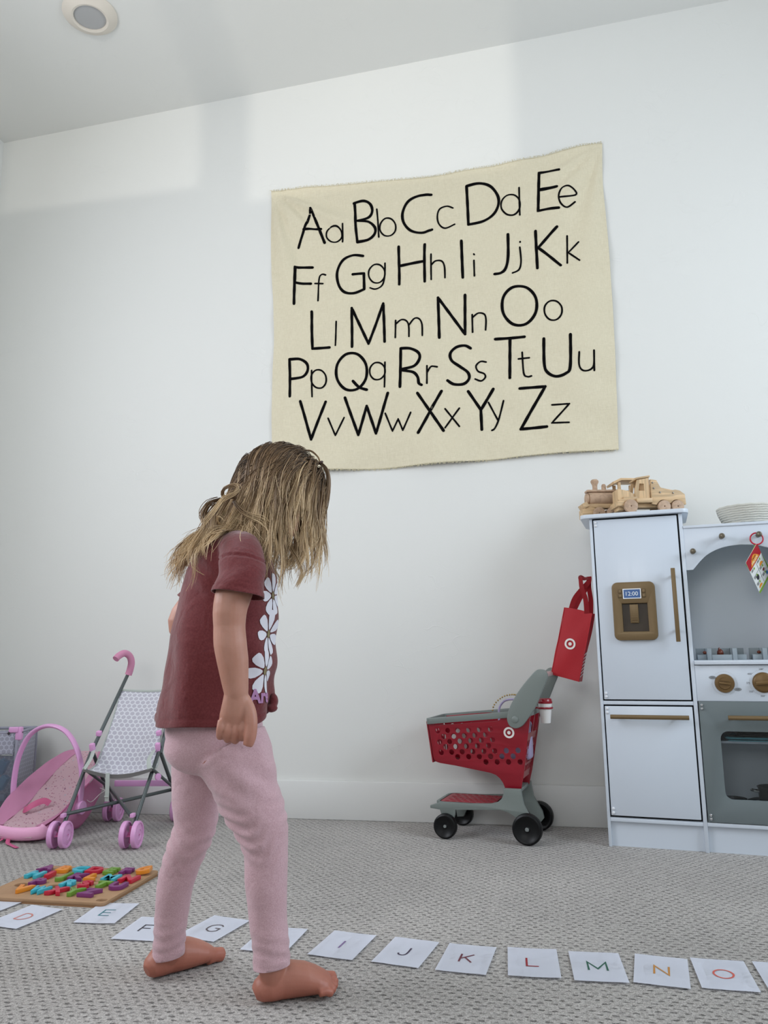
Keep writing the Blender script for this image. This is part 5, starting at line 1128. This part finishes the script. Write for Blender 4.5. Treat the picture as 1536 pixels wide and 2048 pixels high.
# ---- shirt
b = B()
b.tube([(-.010, 0, .440), (-.008, 0, .462), (-.006, 0, .484), (-.001, 0, .526), (.004, 0, .577), (.009, 0, .631), (.014, 0, .673), (.020, 0, .732), (.024, 0, .775), (.029, 0, .800), (.038, 0, .822), (.046, 0, .835)],
       [(.108, .120), (.108, .119), (.107, .118), (.103, .115), (.102, .111), (.099, .106), (.095, .103), (.088, .104), (.074, .100), (.058, .084), (.044, .058), (.038, .046)], 44, ref=(1, 0, 0))
SE = Vector((.049, -.158, .680)); SL = Vector((-.088, .158, .680))
b.tube(catmull([(.030, -.060, .786), (.046, -.098, .775), (.054, -.130, .745), (.055, -.147, .715), (.051, -.156, .690), (.050, -.162, .665)], 3), [(v, v*.86) for v in np.interp(np.linspace(0, 5, 16), range(6), [.034, .0385, .041, .0425, .0445, .046])], 28, ref=(1, 0, .15))
b.tube(catmull([(.030, .060, .786), (.036, .098, .775), (.005, .128, .750), (-.040, .146, .725), (-.078, .154, .695), (-.100, .158, .672)], 3), [(v, v*.86) for v in np.interp(np.linspace(0, 5, 16), range(6), [.034, .0385, .040, .040, .039, .039])], 28, ref=(1, 0, .15))
r = remeshed(b, .0036, 7, .5); bm = r.bm
cut(bm, (0, 0, .4635), (0, 0, -1), lambda x: pos(x).z < .52)
cut(bm, (.050, -.156, .688), (-.15, -.12, -1), lambda x: pos(x).y < -.1130 and .60 < pos(x).z < .715 and (pos(x)-Vector((.05, -.158, .68))).length < .062 and pos(x).y < -.116)
cut(bm, (-.080, .155, .694), (-.55, .08, -1), lambda x: (pos(x).y > .1130 and .60 < pos(x).z < .73 and pos(x).x < -.03))
cut(bm, (.050, 0, .826), (.5, 0, 1), lambda x: pos(x).z > .80)
bm.normal_update()
def shirtfold(c):
    x, y, z = c; th = math.atan2(y, x-.01); d = 0.0
    lowk = max(0, min(1, (.72-z)/.2))
    if abs(y) < .118 or z < .66:
        d += .0042*lowk*sin(5*th+1.5*sin(z*9)+1.0)+.0026*lowk*sin(9*th+z*14)
        d += .0028*math.exp(-((z-.60)/.10)**2)*sin(z*70+x*55)*(1 if x > .03 else .3)
        d += .0030*math.exp(-((z-.745)/.05)**2)*math.exp(-((x+.015)/.035)**2)*sin((z+.9*x)*120)
    else:
        d += .0016*sin((z-.5*x)*110+1)*max(0, min(1, (.78-z)/.05))
        # dropped shoulder seam
        if y < 0:
            s_ = z-(.748+.010*(1-((x-.045)/.045)**2))
            if abs(s_) < .0022: d -= .0016
            elif 0 < s_ < .006: d += .0008
    if y < -.113 and z < .715:
        s_ = (z-.688)+.15*(x-.05)
        if .0115 < s_ < .0140: d -= .0010
        elif s_ <= .0115: d += .0006
    s_ = z-.4635
    if .0120 < s_ < .0145: d -= .0012
    elif s_ <= .0120: d += .0009
    return d
for v in bm.verts: v.co = v.co+v.normal*shirtfold(v.co)
for v in bm.verts:
    x, y, z = v.co
    k = max(0, min(1, (.56-z)/.10)); f = max(0, min(1, (x-.045)/.06)); v.co.z += .026*k*f*f*max(0, min(1, 1.2-abs(y)/.09))
    v.co.z += .004*k*sin(y*34+1)
shirt_bvh = BVHTree.FromBMesh(bm)
bmesh.ops.solidify(bm, geom=bm.faces[:], thickness=.0016)
MAROON = knit('maroon_jersey', (98, 40, 43), (118, 54, 56), 300)
SHIRT = r.obj('shirt', MAROON, PER, angle=180, label='maroon short-sleeved cotton shirt with daisy print')
b = B(); b.ball((.1035, -.006, .4985), (.009, .010, .014), 14); b.ball((.100, -.012, .486), (.012, .010, .008), 12); b.tube([(.101, -.004, .512), (.107, -.008, .500), (.103, -.014, .488)], .005, 10); q = remeshed(b, .002, 3); q.obj('knot', MAROON, SHIRT, label='small knot tied in the shirt hem')
# daisy print projected onto the front of the shirt
PA = radians(-32); pd = Vector((cos(PA), sin(PA), 0)); ps = Vector((-sin(PA), cos(PA), 0))
def onshirt(s_, z, off=.0012):
    o_ = Vector((.01, 0, z))+ps*s_+pd*.3; h = shirt_bvh.ray_cast(o_, -pd)
    return (h[0]+h[1]*off) if h[0] is not None else (o_-pd*.2)
def pr(poly, m, name='print', off=.0012):
    """closed outline (s,z) -> filled patch lying on the shirt"""
    cx = sum(p_[0] for p_ in poly)/len(poly); cz = sum(p_[1] for p_ in poly)/len(poly); bb = B(); n = len(poly); K = 4
    rings = [[bb.bm.verts.new(onshirt(cx+(p_[0]-cx)*k/K, cz+(p_[1]-cz)*k/K, off)) for p_ in poly] for k in range(1, K+1)]; c0 = bb.bm.verts.new(onshirt(cx, cz, off))
    for i in range(n):
        bb.bm.faces.new((c0, rings[0][i], rings[0][(i+1) % n]))
        for k in range(K-1): bb.bm.faces.new((rings[k][i], rings[k+1][i], rings[k+1][(i+1) % n], rings[k][(i+1) % n]))
    return bb.obj(name, m, SHIRT, angle=180)
PWH = mat('print_white', (220, 218, 226), .7); POL = mat('print_olive', (132, 118, 84), .7); PLI = mat('print_lilac', (176, 128, 170), .7)
random.seed(11)
for fz, fs, R0_ in ((.6950, .018, .041), (.6230, .010, .043), (.5560, -.010, .041)):
    for k in range(7):
        a = 2*pi*(k+.5)/7+.1; L = R0_*random.uniform(.88, 1.05); wd = .0098*random.uniform(.9, 1.1)
        dx, dz = cos(a), sin(a)
        poly = []
        for t_, w_ in ((.0080, .0015), (L*.35, wd*.55), (L*.62, wd*.95), (L*.85, wd), (L*.97, wd*.75), (L, wd*.35), (L, -wd*.35), (L*.97, -wd*.75), (L*.85, -wd), (L*.62, -wd*.95), (L*.35, -wd*.55), (.0080, -.0015)):
            poly.append((fs+dx*t_-dz*w_, fz+dz*t_+dx*w_))
        poly = [(max(-.062, p_[0]), p_[1]) for p_ in poly]
        pr(poly, PWH, 'daisy_petal')
    pr(circ(fs, fz, .0055, .0075, 12), POL, 'daisy_centre', .0016)
def prtext(s_, size, sx, z):
    bb = B(); text_mesh(bb, s_, size, .0004, Matrix.Identity(4), offset=.0012)
    t_ = bb.bm; 
    low = [f for f in t_.faces if f.calc_center_median().z < 0 or abs(f.normal.z) < .5]; bmesh.ops.delete(t_, geom=low, context='FACES')
    bmesh.ops.subdivide_edges(t_, edges=[e for e in t_.edges if e.calc_length() > .004], cuts=2, use_grid_fill=False)
    bmesh.ops.triangulate(t_, faces=t_.faces[:])
    for v in t_.verts: v.co = onshirt(sx+v.co.x, z+v.co.y, .0020)
    bb.obj('lettering', PLI, SHIRT, angle=180)
prtext('Aren', .034, -.012, .5120)

# ---- hair
def unit(v): return v/(np.linalg.norm(v, axis=-1, keepdims=True)+1e-9)
Fv, Uv, Sv, Cv = (np.array(q_) for q_ in (hf, hu, hs, HC))
Q = np.stack([Fv, Sv, Uv])                       # rows: head axes
ELL = [(Cv, Q, np.array([.089, .076, .085])), (np.array(hp_(.020, 0, -.040)), Q, np.array([.060, .061, .064])),
       (np.array([.012, 0, .735]), np.eye(3), np.array([.094, .108, .098])), (np.array([.030, -.085, .765]), np.eye(3), np.array([.048, .048, .050])), (np.array([.030, .085, .765]), np.eye(3), np.array([.048, .048, .050])), (np.array([.062, 0, .835]), np.eye(3), np.array([.040, .040, .045]))]
def collide(P, D):
    for c, A, r_ in ELL:
        q = (P-c) @ A.T/r_; n = np.linalg.norm(q, axis=1); ins = n < 1
        if ins.any():
            qn = q[ins]/n[ins, None]; P[ins] = c+(qn*r_) @ A
            nr = unit((qn/r_) @ A); d = (D[ins]*nr).sum(1); D[ins] -= nr*np.minimum(d, 0)[:, None]
    return P, D
def simulate(n, steps=27, step=.0108, seed=3):
    g = np.random.default_rng(seed); out = []
    N = g.normal(size=(n*6, 3)); N = unit(N); f, s, u = N[:, 0], N[:, 1], N[:, 2]
    keep = (u > -.55) & ~((f > .50) & (u < .52)) & ~((f > .15) & (u < .05)) & ~((np.abs(s) > .8) & (u < -.35))
    N = N[keep][:n]; f, s, u = N[:, 0], N[:, 1], N[:, 2]
    P = Cv+(N*np.array([.083, .070, .079])) @ Q; nr = unit((N/np.array([.083, .070, .079])) @ Q)
    side = np.where(np.abs(s) < .02, 1, np.sign(s))
    D = side[:, None]*Sv*(.75*(u > .2))[:, None]-Fv*(.45-.6*np.clip(f, 0, 1))[:, None]-Uv*.35*(1-u)[:, None]+g.normal(size=P.shape)*.10
    D = unit(D-nr*(D*nr).sum(1, keepdims=True)); 
    ph = g.uniform(0, 6.28, (len(P), 3)); fq = g.uniform(.28, .55, (len(P), 1)); amp = g.uniform(.15, .75, (len(P), 1))
    back = np.clip(-f+.1, 0, 1)[:, None]; P = P+nr*.004; path = [P.copy()]
    grav = np.array([0, 0, -1.0])
    for k in range(steps):
        t = k/steps
        D = unit(D+grav*(.20+.10*t)-np.array([1.0, 0, 0])*back*(np.clip((.915-P[:, 2:3])/.03, 0, 1)*(.17 if t < .6 else .04))+np.sin(ph+fq*k*1.4)*amp*t*t*1.15+g.normal(size=D.shape)*.015)
        P = P+D*step; P, D = collide(P, D); D = unit(D); path.append(P.copy())
    return np.stack(path, 1), N                 # (n, steps+1, 3)
GP, GN = simulate(470)
_q = np.linalg.norm(((GP-Cv) @ Q.T)/ELL[0][2], axis=-1); _q = np.where(GP[:, :, 2] > .875, _q, 0).max(1); GP, GN = GP[_q < 1.5], GN[_q < 1.5]
lens = RNG.uniform(.58, 1.0, len(GP)); lens = np.where(GN[:, 0] > .1, lens*RNG.uniform(.62, .98, len(GP)), lens)
CH = 12
strands = []; shades = []
for i in range(len(GP)):
    base = GP[i]; L = lens[i]; m_ = len(base)
    tt = np.linspace(0, (m_-1)*L, 20); idx = tt.astype(int).clip(0, m_-2); fr = (tt-idx)[:, None]; g0 = base[idx]*(1-fr)+base[idx+1]*fr
    T = unit(np.gradient(g0, axis=0)); a = unit(np.cross(T, np.array([.3, 1, .2]))); bvec = np.cross(T, a)
    cs = RNG.uniform(-.16, .22)
    for c in range(CH):
        t = np.linspace(0, 1, 20)[:, None]; L2 = RNG.uniform(.82, 1.0); t = t*L2; rr = RNG.uniform(.001, .0115); an = RNG.uniform(0, 6.28)
        spread = rr*(1-.62*np.sin(np.clip(t*1.5, 0, 1)*pi/2))+.0016*np.sin(t*RNG.uniform(4, 11)+an)*t
        w_ = an+t*RNG.uniform(-2, 2)
        ii = np.clip((t[:, 0]*19), 0, 18.999); i0 = ii.astype(int); ff = (ii-i0)[:, None]; gg = g0[i0]*(1-ff)+g0[i0+1]*ff
        p_ = gg+a*np.cos(w_)*spread+bvec*np.sin(w_)*spread*.5
        if RNG.random() < .22: p_ = p_+unit(RNG.normal(size=3))*t**2*RNG.uniform(.006, .026)
        strands.append(p_); shades.append(cs+RNG.uniform(-.14, .20))
def special(ctrl, n, spread, sh, r0=.0015):
    g0 = np.array([tuple(v) for v in catmull(ctrl, 20)]); g0 = g0[np.linspace(0, len(g0)-1, 20).astype(int)]
    for c in range(n):
        t = np.linspace(0, 1, 20)[:, None]; o_ = unit(RNG.normal(size=3))*RNG.uniform(.2, 1)*(r0+spread*t)*(1+.3*np.sin(t*5+c))
        strands.append(g0+o_); shades.append(sh+RNG.uniform(-.08, .08))
special([(.150, -.004, .985), (.170, -.006, .986), (.186, -.008, .972), (.190, -.010, .958)], 24, .0015, -.05, .001)
special([(.190, -.010, .960), (.203, -.012, .945), (.2065, -.014, .920), (.2030, -.014, .885), (.193, -.014, .850), (.178, -.012, .815), (.162, -.010, .785), (.150, -.01, .755)], 60, .006, .05, .003)
special([(.192, .006, .955), (.200, .004, .925), (.199, .002, .890), (.190, .0, .855), (.172, .0, .820)], 30, .005, .10, .002)
special([(.150, -.050, .90), (.158, -.055, .85), (.150, -.055, .80), (.140, -.050, .765), (.128, -.045, .752), (.118, -.045, .765)], 30, .012, .14, .004)
special([(.140, .0, .86), (.150, -.01, .81), (.146, -.015, .775), (.128, -.02, .755), (.112, -.02, .760)], 30, .012, .16, .005)
special([(.100, -.066, .85), (.104, -.078, .815), (.118, -.080, .785), (.124, -.074, .760), (.114, -.066, .742)], 26, .010, .14, .004)
special([(.125, -.062, .86), (.128, -.070, .82), (.135, -.070, .785), (.150, -.062, .76), (.158, -.055, .735), (.148, -.05, .712)], 26, .006, .12, .002)
special([(.030, -.060, .880), (.010, -.072, .878), (.012, -.078, .892), (.032, -.082, .898), (.040, -.084, .888), (.028, -.086, .880), (.012, -.084, .872), (.000, -.090, .850), (-.022, -.090, .822)], 16, .010, .20, .003)
special([(-.002, -.040, .880), (-.020, -.050, .868), (-.030, -.056, .845), (-.022, -.062, .825), (-.034, -.066, .800), (-.046, -.066, .775), (-.042, -.066, .752)], 34, .014, .16, .006)
special([(.000, -.010, .885), (-.022, -.014, .852), (-.038, -.018, .815), (-.050, -.020, .782), (-.048, -.024, .757), (-.060, -.024, .742)], 40, .014, .16, .007)
special([(.030, -.070, .870), (.045, -.085, .850), (.065, -.095, .836), (.085, -.098, .828), (.100, -.09, .815)], 18, .014, .14, .004)
special([(.010, -.070, .870), (-.004, -.084, .845), (-.006, -.094, .815), (-.020, -.09, .790), (-.024, -.088, .768)], 30, .006, .12, .003)
S_a = np.array(strands); sh = np.array(shades); n, k, _ = S_a.shape
T = np.gradient(S_a, axis=1); T = unit(T); A_ = unit(np.cross(T, np.array([.31, .9, .27]))); Bn = np.cross(T, A_)
tv = np.linspace(0, 1, k); rad = (.00072*(1-.75*tv**3))[None, :, None]
V = np.stack([S_a+(A_*cos(q_)+Bn*sin(q_))*rad for q_ in (0, 2.094, 4.189)], 2).reshape(-1, 3)
vid = np.arange(n*k*3).reshape(n, k, 3); F_ = []
for q_ in range(3):
    a0 = vid[:, :-1, q_]; a1 = vid[:, :-1, (q_+1) % 3]; c1 = vid[:, 1:, (q_+1) % 3]; c0 = vid[:, 1:, q_]; F_.append(np.stack([a0, a1, c1, c0], -1).reshape(-1, 4))
F_ = np.concatenate(F_)
me = bpy.data.meshes.new('hair'); me.from_pydata(V.tolist(), [], F_.tolist()); me.shade_smooth()
at = me.attributes.new('strand', 'FLOAT_VECTOR', 'POINT')
data = np.zeros((n, k, 3, 3), np.float32); data[..., 0] = tv[None, :, None]; data[..., 1] = sh[:, None, None]
at.data.foreach_set('vector', data.reshape(-1))
HM = bpy.data.materials.new('blond_hair'); HM.use_nodes = True; nt = HM.node_tree; p = nt.nodes['Principled BSDF']; L_ = nt.links.new
an_ = nt.nodes.new('ShaderNodeAttribute'); an_.attribute_name = 'strand'; sx_ = nt.nodes.new('ShaderNodeSeparateXYZ'); L_(an_.outputs['Vector'], sx_.inputs[0])
ad = nt.nodes.new('ShaderNodeMath'); L_(sx_.outputs[0], ad.inputs[0]); L_(sx_.outputs[1], ad.inputs[1])
cr = nt.nodes.new('ShaderNodeValToRGB'); e = cr.color_ramp.elements; e[0].position = .0; e[0].color = lin((80, 62, 46)); e[1].position = 1.0; e[1].color = lin((230, 202, 160))
x_ = cr.color_ramp.elements.new(.48); x_.color = lin((138, 110, 80)); L_(ad.outputs[0], cr.inputs[0]); L_(cr.outputs[0], p.inputs['Base Color'])
p.inputs['Roughness'].default_value = .42; p.inputs['Specular IOR Level'].default_value = .45
me.materials.append(HM)
HAIR = bpy.data.objects.new('hair', me); COL.objects.link(HAIR); HAIR.parent = PER; HAIR['kind'] = 'stuff'; HAIR['label'] = 'shoulder-length tousled blond hair, darker at the roots'
# scalp layer under the strands
b = B(); b.ball(HC, (.0845, .0715, .0800), 48, HR)
bmesh.ops.delete(b.bm, geom=[v for v in b.bm.verts if ((v.co-HC).dot(hf) > .035 and (v.co-HC).dot(hu) < .042) or ((v.co-HC).dot(hu) < -.042) or ((v.co-HC).dot(hf) > .012 and (v.co-HC).dot(hu) < .004)], context='VERTS')
b.obj('scalp_hair', mat('hair_root_brown', (98, 78, 60), .6), HAIR, angle=180)
B().tube([(.190+.0045*cos(a*pi/6), -.010+.0045*sin(a*pi/6), .960+.002*cos(a*pi/6)) for a in range(12)], .0022, 8, closed=True).obj('hair_tie', mat('brown_elastic', (70, 48, 40), .6), HAIR)
